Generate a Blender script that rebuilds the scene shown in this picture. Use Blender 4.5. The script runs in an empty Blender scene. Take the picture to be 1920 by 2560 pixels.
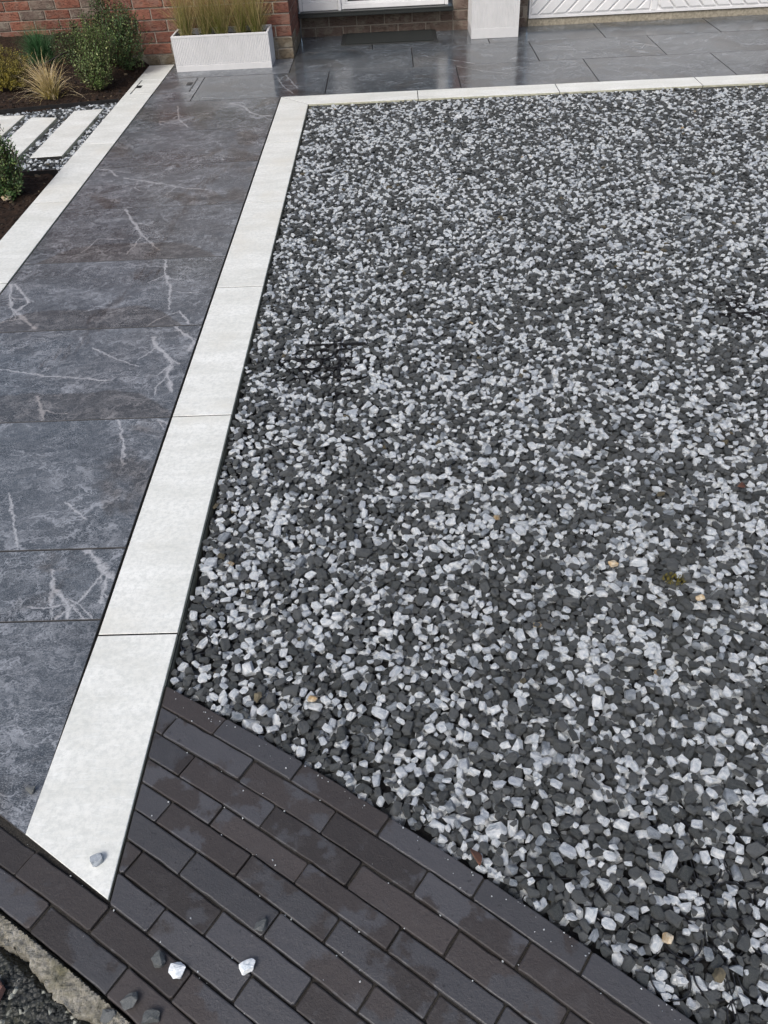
import bpy, bmesh, math, random
import numpy as np
from mathutils import Vector, Matrix, Euler
random.seed(7); rng = np.random.default_rng(7)
SC = bpy.context.scene
COL = SC.collection
rad = math.radians

# ------------------------------------------------------------------ camera, sky, sun
cam = bpy.data.cameras.new('camera'); co = bpy.data.objects.new('camera', cam); COL.objects.link(co); SC.camera = co
cam.sensor_fit = 'HORIZONTAL'; cam.sensor_width = 36; cam.lens = 36*1987.2/1920; cam.clip_start = .02; cam.clip_end = 600
a_, b_, c_ = Vector((.99902844, .00193952, -.04402748)), Vector((.03124858, .67328533, .73872214)), Vector((-.03107582, .73938022, -.67257058))
co.matrix_world = Matrix.Translation((.75817, -1.21365, 1.47696)) @ Matrix((a_, b_, -c_)).transposed().to_4x4()
SUN_EL, SUN_AZ = 50, 208
w = bpy.data.worlds.new('World'); SC.world = w; w.use_nodes = True
wn = w.node_tree.nodes; wn.clear()
sky = wn.new('ShaderNodeTexSky'); sky.sky_type = 'NISHITA'; sky.sun_disc = False
sky.sun_elevation = rad(SUN_EL); sky.sun_rotation = rad(SUN_AZ); sky.air_density = 1.0; sky.dust_density = 5.0; sky.ozone_density = 1.0
bg = wn.new('ShaderNodeBackground'); bg.inputs[1].default_value = .14
wo = wn.new('ShaderNodeOutputWorld')
w.node_tree.links.new(sky.outputs[0], bg.inputs[0]); w.node_tree.links.new(bg.outputs[0], wo.inputs[0])
sl = bpy.data.lights.new('sun', 'SUN'); sl.energy = 1.5; sl.angle = rad(24); sl.color = (.97, .99, 1.0)
so = bpy.data.objects.new('sun', sl); COL.objects.link(so)
az = rad(SUN_AZ)
sd = Vector((math.sin(az)*math.cos(rad(SUN_EL)), math.cos(az)*math.cos(rad(SUN_EL)), math.sin(rad(SUN_EL))))
so.rotation_euler = sd.to_track_quat('Z', 'Y').to_euler(); so.location = (0, 0, 8)
SC.view_settings.view_transform = 'Standard'; SC.view_settings.look = 'None'; SC.view_settings.gamma = 1
SC.view_settings.use_curve_mapping = False
SC.view_settings.exposure = 0.13

# ------------------------------------------------------------------ helpers
def tag(o, label=None, cat=None, group=None, kind=None):
    if label: o['label'] = label
    if cat: o['category'] = cat
    if group: o['group'] = group
    if kind: o['kind'] = kind
    return o
def link(name, me, parent=None, loc=None, mats=None):
    o = bpy.data.objects.new(name, me); COL.objects.link(o)
    if parent is not None: o.parent = parent
    if loc is not None: o.location = loc
    if mats:
        for m in (mats if isinstance(mats, (list, tuple)) else [mats]):
            if me is not None: me.materials.append(m)
    return o
def pyd(name, v, f, mi=None, smooth=False):
    me = bpy.data.meshes.new(name); me.from_pydata([tuple(p) for p in v], [], [tuple(q) for q in f])
    if mi is not None: me.polygons.foreach_set('material_index', np.asarray(mi, dtype=np.int32))
    if smooth: me.polygons.foreach_set('use_smooth', np.ones(len(me.polygons), bool))
    me.update(); return me
class MB:
    def __init__(s): s.v = []; s.f = []; s.m = []
    def box(s, x0, x1, y0, y1, z0, z1, m=0, bev=0):
        n = len(s.v)
        if bev:
            poly = [(x0, y0), (x1, y0), (x1, y1), (x0, y1)]
            return s.slab(poly, z0, z1, bev, m, m)
        s.v += [(x0, y0, z0), (x1, y0, z0), (x1, y1, z0), (x0, y1, z0), (x0, y0, z1), (x1, y0, z1), (x1, y1, z1), (x0, y1, z1)]
        for q in ((0, 3, 2, 1), (4, 5, 6, 7), (0, 1, 5, 4), (1, 2, 6, 5), (2, 3, 7, 6), (3, 0, 4, 7)):
            s.f.append(tuple(n+i for i in q)); s.m.append(m)
    def slab(s, poly, z0, z1, bev=.0012, m=0, ms=None, rings=1, edge_all=False):
        if ms is None: ms = m
        L = len(poly); n = len(s.v)
        levels = [(0, z0), (0, z1-bev)]
        for r in range(1, rings+1):
            t = r/rings*math.pi/2; levels.append((bev*(1-math.cos(t)) if rings > 1 else bev, z1-bev+bev*math.sin(t)))
        for d, z in levels:
            for p in inset(poly, d): s.v.append((p[0], p[1], z))
        for k in range(len(levels)-1):
            for i in range(L):
                j = (i+1) % L; a = n+k*L
                s.f.append((a+i, a+j, a+L+j, a+L+i)); s.m.append(ms if (k == 0 or edge_all) else m)
        s.f.append(tuple(n+(len(levels)-1)*L+i for i in range(L))); s.m.append(m)
        s.f.append(tuple(n+L-1-i for i in range(L))); s.m.append(ms)
    def build(s, name, mats, parent=None, loc=None, kind=None, smooth=False):
        o = link(name, pyd(name, s.v, s.f, s.m, smooth), parent, loc, mats)
        if kind: o['kind'] = kind
        return o
def inset(poly, d):
    if d == 0: return list(poly)
    out = []; L = len(poly)
    for i in range(L):
        p0, p1, p2 = Vector(poly[i-1]), Vector(poly[i]), Vector(poly[(i+1) % L])
        e1 = (p1-p0).normalized(); e2 = (p2-p1).normalized()
        n1 = Vector((-e1.y, e1.x)); n2 = Vector((-e2.y, e2.x))
        k = 1+n1.dot(n2)
        m = (n1+n2)/max(k, .25)
        out.append(tuple(p1+m*d))
    return out
def clip(poly, p, n):      # keep the side n points to
    out = []; L = len(poly)
    for i in range(L):
        a, b = poly[i], poly[(i+1) % L]
        da = (a[0]-p[0])*n[0]+(a[1]-p[1])*n[1]; db = (b[0]-p[0])*n[0]+(b[1]-p[1])*n[1]
        if da >= 0: out.append(a)
        if (da >= 0) != (db >= 0):
            t = da/(da-db); out.append((a[0]+(b[0]-a[0])*t, a[1]+(b[1]-a[1])*t))
    res = []
    for q in out:
        if not res or math.dist(q, res[-1]) > 1e-4: res.append(q)
    if len(res) > 1 and math.dist(res[0], res[-1]) < 1e-4: res.pop()
    return res
def area(poly): return .5*sum(poly[i-1][0]*poly[i][1]-poly[i][0]*poly[i-1][1] for i in range(len(poly)))
def vnoise(x, y, s, seed=0):      # value noise on arrays
    r = np.random.default_rng(seed).random((256, 256))
    x = np.asarray(x)*s+1000; y = np.asarray(y)*s+1000
    xi = np.floor(x).astype(int); yi = np.floor(y).astype(int); fx = x-xi; fy = y-yi
    fx = fx*fx*(3-2*fx); fy = fy*fy*(3-2*fy)
    g = lambda i, j: r[i & 255, j & 255]
    return (g(xi, yi)*(1-fx)+g(xi+1, yi)*fx)*(1-fy)+(g(xi, yi+1)*(1-fx)+g(xi+1, yi+1)*fx)*fy-.5

# ------------------------------------------------------------------ node helper
class NT:
    def __init__(s, name):
        s.mat = bpy.data.materials.new(name); s.mat.use_nodes = True; s.t = s.mat.node_tree; s.t.nodes.clear()
        s.out = s.n('OutputMaterial'); s.b = s.n('BsdfPrincipled'); s.l(s.b.outputs[0], s.out.inputs[0])
    def n(s, k): return s.t.nodes.new('ShaderNode'+k)
    def l(s, a, b): s.t.links.new(a, b)
    def put(s, sock, v):
        if isinstance(v, bpy.types.NodeSocket): s.l(v, sock)
        elif isinstance(v, (tuple, list)) and len(v) == 3 and sock.type == 'RGBA': sock.default_value = (*v, 1)
        else: sock.default_value = v
    def m(s, op, a, b=0., c=None, cl=False):
        q = s.n('Math'); q.operation = op; q.use_clamp = cl; s.put(q.inputs[0], a); s.put(q.inputs[1], b)
        if c is not None: s.put(q.inputs[2], c)
        return q.outputs[0]
    def vm(s, op, a, b=None, sc=None):
        q = s.n('VectorMath'); q.operation = op; s.put(q.inputs[0], a)
        if b is not None: s.put(q.inputs[1], b)
        if sc is not None: s.put(q.inputs[3], sc)
        return q.outputs[1] if op in ('LENGTH', 'DOT_PRODUCT', 'DISTANCE') else q.outputs[0]
    def pos(s): return s.n('NewGeometry').outputs['Position']
    def obj(s): return s.n('TexCoord').outputs['Object']
    def rnd(s): return s.n('ObjectInfo').outputs['Random']
    def noise(s, v, sc, det=4, rough=.55, dist=0., col=False):
        q = s.n('TexNoise'); s.put(q.inputs['Vector'], v); q.inputs['Scale'].default_value = sc; q.inputs['Detail'].default_value = det
        q.inputs['Roughness'].default_value = rough; q.inputs['Distortion'].default_value = dist
        return q.outputs[1] if col else q.outputs[0]
    def vor(s, v, sc, feat='F1', out='Distance', rnd=1.):
        q = s.n('TexVoronoi'); q.feature = feat; s.put(q.inputs['Vector'], v); q.inputs['Scale'].default_value = sc; q.inputs['Randomness'].default_value = rnd
        return q.outputs[out]
    def ramp(s, f, lo, hi, cl=True):      # linear map to 0..1
        q = s.n('MapRange'); s.put(q.inputs[0], f); s.put(q.inputs[1], lo); s.put(q.inputs[2], hi); q.clamp = cl; return q.outputs[0]
    def mix(s, f, a, b, mode='MIX'):
        q = s.n('Mix'); q.data_type = 'RGBA'; q.blend_type = mode; s.put(q.inputs[0], f); s.put(q.inputs[6], a); s.put(q.inputs[7], b); return q.outputs[2]
    def bump(s, h, dist=.001, st=1.):
        q = s.n('Bump'); s.put(q.inputs['Height'], h); q.inputs['Distance'].default_value = dist; q.inputs['Strength'].default_value = st
        s.l(q.outputs[0], s.b.inputs['Normal'])
    def scale(s, v, xyz): return s.vm('MULTIPLY', v, xyz)
    def offs(s, v, k=37.):
        q = s.n('CombineXYZ'); r = s.rnd(); s.l(s.m('MULTIPLY', r, k), q.inputs[0]); s.l(s.m('MULTIPLY', r, k*2.3), q.inputs[1]); s.l(s.m('MULTIPLY', r, k*.7), q.inputs[2])
        return s.vm('ADD', v, q.outputs[0])
    def fin(s, col, rough=.6, spec=.5):
        s.put(s.b.inputs['Base Color'], col); s.put(s.b.inputs['Roughness'], rough); s.put(s.b.inputs['Specular IOR Level'], spec); return s.mat

def plain(name, col, rough=.6, nsc=60, amt=.15, bump=0, spec=.5, met=0):
    t = NT(name); v = t.obj(); n = t.noise(v, nsc, 4)
    c = t.mix(t.m('MULTIPLY', t.ramp(n, .3, .7), 1.), tuple(k*(1-amt) for k in col), tuple(min(1, k*(1+amt)) for k in col))
    if bump: t.bump(n, bump)
    t.b.inputs['Metallic'].default_value = met
    return t.fin(c, rough, spec)

VEINS = [(7,[(-0.107,1.492),(-0.05,1.423),(-0.012,1.379),(-0.019,1.313)]),(6,[(-0.175,1.422),(-0.148,1.347),(-0.099,1.294),(-0.069,1.233),(-0.066,1.157),(-0.029,1.047)]),(4,[(-0.489,1.05),(-0.453,0.971),(-0.428,0.908)]),(1.5,[(-0.388,1.36),(-0.312,1.299),(-0.188,1.222)]),(1.5,[(-0.69,1.237),(-0.514,1.182),(-0.275,1.134)]),(5,[(-0.887,1.912),(-0.857,1.812),(-0.814,1.698),(-0.733,1.609),(-0.659,1.524)]),(3,[(-0.874,1.911),(-0.798,1.807),(-0.758,1.742),(-0.779,1.665)]),(3,[(-0.269,2.084),(-0.236,1.941),(-0.185,1.793),(-0.158,1.633)]),(2.5,[(-0.115,1.617),(-0.055,1.511)]),(2.5,[(-0.181,0.898),(-0.149,0.833),(-0.104,0.697)]),(2,[(-0.045,0.893),(-0.004,0.863)]),(1.2,[(-0.411,0.543),(-0.364,0.447),(-0.306,0.316)]),(1,[(-0.227,0.49),(-0.144,0.419)]),(9,[(-0.11,0.3),(-0.069,0.257),(-0.038,0.212),(-0.012,0.185)]),(5,[(-0.029,0.203),(-0.025,0.14),(-0.023,0.104)]),(3,[(-0.181,0.226),(-0.159,0.162),(-0.133,0.136),(-0.107,0.103),(-0.088,0.059)]),(2.5,[(-0.157,0.153),(-0.144,0.104)]),(4,[(-0.591,2.686),(-0.512,2.52),(-0.433,2.364),(-0.316,2.187)]),(2,[(-0.636,2.34),(-0.508,2.327)]),(3.5,[(-0.899,3.29),(-0.82,3.26),(-0.751,3.161)]),(3,[(-0.704,3.126),(-0.615,3.086),(-0.488,3.013)]),(2.5,[(-0.503,3.039),(-0.395,2.958),(-0.194,2.894)]),(3,[(-0.671,4.419),(-0.601,4.122),(-0.515,3.956)]),(4,[(-0.329,4.429),(-0.23,4.349),(-0.16,4.194),(-0.078,4.121),(-0.016,4.112)]),(3.5,[(-0.072,5.016),(-0.024,4.81),(0.075,4.583)]),(2,[(-0.723,4.121),(-0.553,3.999)]),(2.5,[(-0.537,4.6),(-0.388,4.55)]),(3,[(0.999,5.392),(1.324,5.135)]),(3,[(1.195,5.078),(1.348,4.931),(1.519,4.823)]),(4,[(2.531,5.502),(2.603,5.441),(2.683,5.335)]),(3,[(-0.018,5.063),(0.095,4.706)])]

def slate(veins, arch=None, cx=-.45):
    pat = arch == 'patio'; wk = .55 if pat else .72
    t = NT('grey_marble_porcelain'); P = t.pos(); V = t.offs(P)
    warp = t.vm('SCALE', t.vm('SUBTRACT', t.noise(V, 2.2, 3, .6, col=True), (.5, .5, .5)), sc=.35)
    W = t.vm('ADD', V, warp)
    n1 = t.noise(t.scale(W, (1.2, 4.5, 1)), 1.6, 5, .62)                  # broad cloudy bands
    n2 = t.noise(t.scale(W, (5, 22, 1)), 4., 6, .7)                      # brushed streaks
    n3 = t.noise(t.scale(V, (60, 110, 1)), 4., 4, .75)                     # grain
    base = t.mix(t.ramp(n1, .33, .68), (.026, .032, .039), (.068, .080, .094))
    base = t.mix(t.m('MULTIPLY', t.ramp(n2, .48, .74), .5), base, (.22, .23, .245))
    base = t.mix(t.m('MULTIPLY', t.ramp(n3, .48, .66), (.62 if not pat else .42)), base, (.30, .32, .34))
    # hair-fine web of pale veins
    W2 = t.vm('ADD', P, t.vm('SCALE', t.vm('SUBTRACT', t.noise(V, 5, 5, .7, col=True), (.5, .5, .5)), sc=.28))
    W2 = t.offs(W2)
    for sc_, wd, am, gt in ((2.6, .008, .5, .50), (6.5, .014, .38, .5), (16., .04, .45, .46)):
        e = t.vor(t.scale(W2, (1, 1.25, 0)), sc_, 'DISTANCE_TO_EDGE')
        line = t.ramp(e, wd, 0.)
        gate = t.ramp(t.noise(V, 3.1+sc_*.3, 3), gt-.04, gt+.12)
        base = t.mix(t.m('MULTIPLY', t.m('MULTIPLY', line, gate), am*wk), base, (.36, .38, .41))
    for ang, sx, sy, wd, am in ((-.32, .9, 5., .015, .75), (.95, .8, 4.5, .012, .65), (-.15, 2.5, 18., .035, .5), (-1.2, 1.6, 8., .015, .55), (-.5, 2.2, 9., .020, .65)):
        mp = t.n('Mapping'); mp.inputs['Rotation'].default_value = (0, 0, ang); t.l(W2, mp.inputs[0])
        rn = t.noise(t.scale(mp.outputs[0], (sx, sy, 1)), 1.6, 3, .6, .5)
        ln = t.ramp(t.m('ABSOLUTE', t.m('SUBTRACT', rn, .5)), wd, 0.); gt_ = t.ramp(t.noise(V, 4.+sx, 3), .44, .60)
        base = t.mix(t.m('MULTIPLY', t.m('MULTIPLY', ln, gt_), am*(1. if not pat else .7)), base, (.34, .36, .39))
    # one-off veins of this tile
    if veins:
        wq = t.vm('ADD', t.vm('SCALE', t.vm('SUBTRACT', t.noise(P, 14, 4, .7, col=True), (.5, .5, .5)), sc=.035),
                  t.vm('SCALE', t.vm('SUBTRACT', t.noise(P, 70, 4, .8, col=True), (.5, .5, .5)), sc=.022))
        Q = t.scale(t.vm('ADD', P, wq), (1, 1, 0)); tot = None
        wn_ = t.m('MULTIPLY', t.m('POWER', t.ramp(t.noise(P, 17, 4, .7), .30, .72), 1.7), 3.6)
        rb = random.Random(len(veins)*7+int(veins[0][0]*10)); allv = list(veins)
        for wd, pts in veins:
            if wd < 2: continue
            for p in pts[1:-1] if len(pts) > 2 else pts[:1]:
                an = rb.uniform(-2.9, -.3); L1 = rb.uniform(.04, .12); q = (p[0]+math.cos(an)*L1, p[1]+math.sin(an)*L1); an += rb.uniform(-.6, .6)
                allv.append((max(.5, wd*.16), [p, q, (q[0]+math.cos(an)*L1*.7, q[1]+math.sin(an)*L1*.7)]))
        for wd, pts in allv:
            for a, b in zip(pts[:-1], pts[1:]):
                ba = Vector((b[0]-a[0], b[1]-a[1], 0)); A = (a[0], a[1], 0)
                pa = t.vm('SUBTRACT', Q, A)
                h = t.m('DIVIDE', t.vm('DOT_PRODUCT', pa, tuple(ba)), ba.length_squared, cl=True)
                d = t.vm('LENGTH', t.vm('SUBTRACT', pa, t.vm('SCALE', tuple(ba), sc=h)))
                wr = t.m('MULTIPLY', wn_, wd*.0013)
                g = t.ramp(d, t.m('ADD', wr, .0030), t.m('MULTIPLY', wr, .3))
                tot = g if tot is None else t.m('MAXIMUM', tot, g)
        br = t.ramp(t.noise(P, 90, 4, .7), .3, .65)
        base = t.mix(t.m('MULTIPLY', tot, t.m('MULTIPLY_ADD', br, .55, .4)), base, (.42, .43, .45))
    # muddy broom smears left on the path
    if not pat:
        wq2 = t.vm('ADD', P, t.vm('SCALE', t.vm('SUBTRACT', t.noise(P, 9, 4, .7, col=True), (.5, .5, .5)), sc=.07)); Q2 = t.scale(wq2, (1, 1, 0)); sm = None
        for a, b, wd in (((-.215, 3.10), (-.30, 2.55), .045), ((-.30, 2.55), (-.36, 1.93), .035), ((-.28, 1.98), (-.46, 1.55), .04), ((-.40, 1.5), (-.52, 1.25), .05), ((-.08, 3.22), (-.52, 3.30), .035), ((-.12, 3.28), (-.40, 2.75), .02)):
            ba = Vector((b[0]-a[0], b[1]-a[1], 0)); pa = t.vm('SUBTRACT', Q2, (a[0], a[1], 0))
            h = t.m('DIVIDE', t.vm('DOT_PRODUCT', pa, tuple(ba)), ba.length_squared, cl=True)
            d = t.vm('LENGTH', t.vm('SUBTRACT', pa, t.vm('SCALE', tuple(ba), sc=h))); g = t.ramp(d, wd, wd*.3); sm = g if sm is None else t.m('MAXIMUM', sm, g)
        stre = t.ramp(t.noise(t.scale(P, (60, 9, 1)), 1., 4, .7), .42, .62)
        base = t.mix(t.m('MULTIPLY', t.m('MULTIPLY', sm, stre), .8), base, t.mix(1., base, (.50, .44, .40), 'MULTIPLY'))
    if pat: base = t.mix(1., base, (.74, .77, .78), 'MULTIPLY')
    # wet film and the brownish stain it leaves
    wet = t.ramp(t.noise(V, 1.7, 4, .5), .42, .60)
    st = t.ramp(t.noise(V, 2.4, 5, .55, .6), .54, .60)
    if isinstance(arch, float):
        s = t.n('SeparateXYZ'); t.l(P, s.inputs[0])
        ux = t.m('ABSOLUTE', t.m('DIVIDE', t.m('SUBTRACT', s.outputs[0], cx), .40))
        top = t.m('MULTIPLY_ADD', t.m('POWER', ux, 4.), -.17, .17)
        yy = t.m('SUBTRACT', t.m('SUBTRACT', s.outputs[1], arch), t.m('MULTIPLY_ADD', t.noise(P, 5, 3), .10, -.05))
        st = t.m('MAXIMUM', t.m('MULTIPLY', st, .25), t.ramp(t.m('SUBTRACT', top, yy), -.006, .006))
    base = t.mix(t.m('MULTIPLY', st, .8), base, t.mix(1., base, (.72, .655, .60), 'MULTIPLY'))
    r = t.m('MULTIPLY_ADD', wet, -.15 if not pat else -.14, .34 if not pat else .21)
    r = t.m('ADD', r, t.m('MULTIPLY', t.ramp(n3, .4, .7), .07))
    t.bump(t.m('ADD', n2, t.m('MULTIPLY', n3, .4)), .0006, .45)
    return t.fin(base, r, .5)

def white_porcelain():
    t = NT('white_stone_effect_porcelain'); P = t.pos(); V = t.offs(P)
    n1 = t.noise(t.scale(V, (2, 6, 1)), 2.2, 5, .6); n2 = t.noise(V, 75, 5, .8); n3 = t.noise(t.scale(V, (8, 40, 1)), 5, 4, .6)
    c = t.mix(t.ramp(n1, .3, .7), (.61, .62, .575), (.79, .805, .775))
    c = t.mix(t.m('MULTIPLY', t.ramp(n2, .42, .62), .6), c, (.50, .525, .50))
    c = t.mix(t.m('MULTIPLY', t.ramp(n3, .55, .75), .4), c, (.83, .86, .85))
    c = t.mix(t.m('MULTIPLY', t.ramp(t.noise(V, 3.1, 4), .56, .72), .5), c, (.62, .605, .53))
    c = t.mix(t.m('MULTIPLY', t.ramp(t.vor(V, 38), .035, .02), .5), c, (.25, .24, .21))
    t.bump(t.m('ADD', n2, n1), .0004, .6)
    return t.fin(c, t.m('MULTIPLY_ADD', n1, .2, .38), .45)
M_WHITE = white_porcelain()
M_WEDGE = plain('porcelain_body', (.42, .42, .32), .7, 40, .25, .0005)
M_GEDGE = plain('dark_tile_edge', (.04, .04, .042), .7, 40, .2)
M_BED = plain('dark_grout', (.018, .018, .018), .9, 90, .4, .002)

def clay():
    t = NT('black_clay_brick'); P = t.pos(); V = t.offs(P); r = t.rnd()
    n1 = t.noise(V, 9, 5, .6); n2 = t.noise(V, 240, 4, .8); n3 = t.noise(V, 22, 4, .65)
    dark = t.mix(r, (.024, .0205, .020), (.048, .041, .040))
    blue = t.mix(t.m('FRACT', t.m('MULTIPLY', r, 17.)), (.047, .047, .050), (.067, .067, .073))
    thr = t.m('MULTIPLY_ADD', t.m('FRACT', t.m('MULTIPLY', r, 7.3)), .36, .34)
    k = t.ramp(n1, t.m('ADD', thr, -.015), t.m('ADD', thr, .03))
    c = t.mix(k, blue, dark)
    c = t.mix(t.m('MULTIPLY', t.ramp(n3, .55, .75), .35), c, (.075, .074, .078))
    c = t.mix(t.m('MULTIPLY', t.ramp(t.noise(V, 480, 2), .66, .76), .55), c, (.15, .145, .14))
    c = t.mix(t.m('MULTIPLY', t.ramp(t.noise(V, 120, 3), .64, .72), .6), c, (.012, .011, .011))
    t.bump(t.m('ADD', t.m('MULTIPLY', n2, .8), t.m('MULTIPLY', n3, 1.6)), .0016, .8)
    return t.fin(c, t.m('MULTIPLY_ADD', k, .24, .30), .5)
M_CLAY = clay()

def brick(name, a, b, c2, dirt):
    t = NT(name); P = t.pos(); V = t.offs(P); r = t.rnd()
    n1 = t.noise(V, 22, 5, .65, .8); n2 = t.noise(V, 130, 4, .7); n3 = t.noise(t.scale(V, (1, 1, 3)), 9, 3, .5, 2.)
    c = t.mix(r, a, b); c = t.mix(t.m('MULTIPLY', t.ramp(n1, .45, .75), .6), c, c2)
    c = t.mix(t.m('MULTIPLY', t.ramp(t.noise(V, 14, 4), .48, .62), dirt), c, (.30, .28, .23))
    cr = t.ramp(t.m('ABSOLUTE', t.m('SUBTRACT', n3, .5)), .02, .0)
    c = t.mix(t.m('MULTIPLY', cr, .55), c, (.05, .02, .015))
    t.bump(t.m('SUBTRACT', t.m('ADD', n1, t.m('MULTIPLY', n2, .3)), cr), .004, .8)
    return t.fin(c, .85, .3)
M_BRICK = brick('red_creased_brick', (.16, .064, .046), (.27, .115, .078), (.12, .052, .042), .20)
M_BRICKW = brick('weathered_foot_brick', (.17, .14, .10), (.24, .19, .13), (.10, .085, .06), .75)
M_BRICKG = brick('grey_brown_brick', (.13, .095, .08), (.19, .145, .12), (.09, .07, .06), .45)
M_MORTAR = plain('mortar', (.30, .265, .225), .9, 120, .25, .001)
M_CONC = plain('old_concrete', (.30, .27, .21), .9, 60, .35, .002)

def white_paint(name, v=.78, rough=.3, speck=0.):
    t = NT(name); V = t.obj(); n = t.noise(V, 12, 5, .6); n2 = t.noise(V, 260, 3, .7)
    c = t.mix(t.m('MULTIPLY', t.ramp(n, .4, .7), .6), (v, v*1.005, v*1.01), (v*.86, v*.87, v*.87))
    if speck: c = t.mix(t.m('MULTIPLY', t.ramp(n2, .55, .7), speck), c, (v*.6, v*.61, v*.62))
    t.bump(n2, .0003, .5)
    return t.fin(c, rough, .5)
M_UPVC = white_paint('white_upvc', .80, .25)
M_GDOOR = white_paint('white_garage_paint', .74, .32)
M_POT = white_paint('pale_grey_fibre_stone', .62, .7, .35)
M_BLACK = plain('black_plastic', (.014, .014, .015), .35, 60, .3)
M_SILL = plain('dark_grey_sill', (.020, .023, .022), .3, 60, .2)
M_MAT = plain('charcoal_mat_pile', (.010, .013, .012), .95, 400, .6, .003)
M_MATR = plain('mat_rubber_edge', (.018, .02, .02), .6, 60, .2)
t = NT('dark_glass'); t.b.inputs['Metallic'].default_value = 0
M_GLASS = t.fin((.01, .012, .014), .03, .8)
def soil():
    t = NT('dark_bark_soil'); P = t.pos(); n = t.noise(P, 30, 6, .7); n2 = t.noise(P, 140, 4, .7)
    c = t.mix(t.ramp(n, .3, .7), (.010, .0065, .0045), (.040, .024, .016)); c = t.mix(t.m('MULTIPLY', t.ramp(n2, .62, .72), .6), c, (.085, .055, .035))
    t.bump(t.m('ADD', n, t.m('MULTIPLY', n2, .5)), .008, 1.)
    return t.fin(c, .9, .2)
M_SOIL = soil()

# ------------------------------------------------------------------ the ground and its beds
SL = .64
def C(x): return -.144-.585*(x-.195)-.095*(x-.195)**2
_xs = np.linspace(-2.5, 2.6, 5101); _ys = C(_xs)
_s = np.r_[0, np.cumsum(np.hypot(np.diff(_xs), np.diff(_ys)))]; _s -= np.interp(.195, _xs, _s)
def row(s, d):
    x = float(np.interp(s, _s, _xs)); th = math.atan(-.585-.19*(x-.195))
    return (x+d*math.sin(th), float(C(x))-d*math.cos(th))
S_END = 2.0

mb = MB(); mb.box(-150, 150, -150, 150, -.35, -.12); mb.build('ground', plain('earth', (.05, .045, .035), .95, 3, .4), kind='structure')
# sub-base slabs under the paving (dark joints show between the pieces)
mb = MB(); mb.slab([(-1.106, .06), (.1966, -.62), (.1966, 4.3), (5, 4.3), (5, 6.21), (0, 6.21), (0, 5.53), (-1.106, 5.53)], -.11, -.011, .001, 0, 1)
path = mb.build('path', [M_BED, plain('haunch_mortar', (.17, .165, .12), .9, 50, .35, .001)], kind='structure')
tag(path, 'grey and white porcelain path and patio laid to the house')
block = MB(); pts = [row(s, .002) for s in np.linspace(-1.6, S_END, 40)]; pts2 = [row(s, .521) for s in np.linspace(-1.6, S_END, 40)]
n0 = len(block.v)
for p, q in zip(pts, pts2): block.v += [(*q, -.008), (*p, -.008), (*q, -.11), (*p, -.11)]
for i in range(39):
    a = 4*i; block.f += [(a, a+4, a+5, a+1), (a+1, a+5, a+7, a+3), (a, a+2, a+6, a+4)]; block.m += [0]*3
paving = block.build('block_paving', [plain('joint_sand', (.022, .020, .017), .95, 300, .6, .003)], kind='structure'); tag(paving, 'strip of dark clay block paving along the street edge')

def piece(name, poly, mats, parent, z=0., gap=.0016, bev=.0012, thick=.02, rings=1, tilt=0):
    poly = inset(poly, gap)
    cx = sum(p[0] for p in poly)/len(poly); cy = sum(p[1] for p in poly)/len(poly)
    m = MB(); m.slab([(p[0]-cx, p[1]-cy) for p in poly], -thick, 0, bev, 0, 1 if len(mats) > 1 else 0, rings, mats[-1] is M_GEDGE)
    o = m.build(name, mats, parent, (cx, cy, z+random.uniform(-.0004, .0004)))
    if len(mats) > 2:
        for p_ in o.data.polygons:
            if p_.material_index == 1 and p_.area < .02*.26: p_.material_index = 2
    if tilt: o.rotation_euler = (random.gauss(0, tilt), random.gauss(0, tilt), random.gauss(0, tilt*.6))
    return o
def rect(x0, x1, y0, y1): return [(x0, y0), (x1, y0), (x1, y1), (x0, y1)]
def tile(poly, arch=None, cx=-.45):
    xs_, ys_ = [p[0] for p in poly], [p[1] for p in poly]
    vs = [v for v in VEINS if min(xs_) <= sum(q[0] for q in v[1])/len(v[1]) <= max(xs_) and min(ys_) <= sum(q[1] for q in v[1])/len(v[1]) <= max(ys_)]
    return piece('paving_tile', poly, [slate(vs, arch, cx), M_GEDGE], path, gap=.0024 if arch == 'patio' else .0018)
cutp, cutn = (-.011, -.493), (SL, 1.)
for y0, y1 in ((-.55, .05), (.05, .30)):
    tile(clip(rect(-.9025, -.0035, y0, y1), cutp, cutn))
for i, y0 in enumerate((.30, .90, 1.50, 2.10, 2.70, 3.30, 3.90)):
    tile(rect(-.9025, -.0035, y0, y0+.6 if i < 6 else 4.515), y0 if i in (1, 2, 3) else None, (-.45, -.40, -.48, -.45, -.3, -.5, -.4)[i])
# front patio row with the tiled inspection-cover insert
tile([(-.9025, 4.515), (-.607, 4.515), (-.607, 5.11), (-.655, 5.11), (-.655, 4.755), (-.9025, 4.755)])
tile(rect(-.9025, -.655, 4.755, 5.11))
for x0, x1 in ((-.607, .29), (.29, 1.19), (1.19, 2.09), (2.09, 2.98), (2.98, 3.88), (3.88, 4.78)): tile(rect(x0, x1, 4.515, 5.11), 'patio')
tile(rect(-.9025, 0, 5.11, 5.53))
for x0, x1 in ((0, .89), (.89, 1.785), (1.785, 2.68), (2.68, 3.58), (3.58, 4.48)): tile(rect(x0, x1, 5.11, 5.70), 'patio')
for x0, x1 in ((0.003, .59), (.59, 1.49), (1.49, 2.37), (2.37, 3.24), (3.24, 4.12), (4.12, 5.0)): tile(rect(x0, x1, 5.70, 6.208), 'patio')
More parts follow.
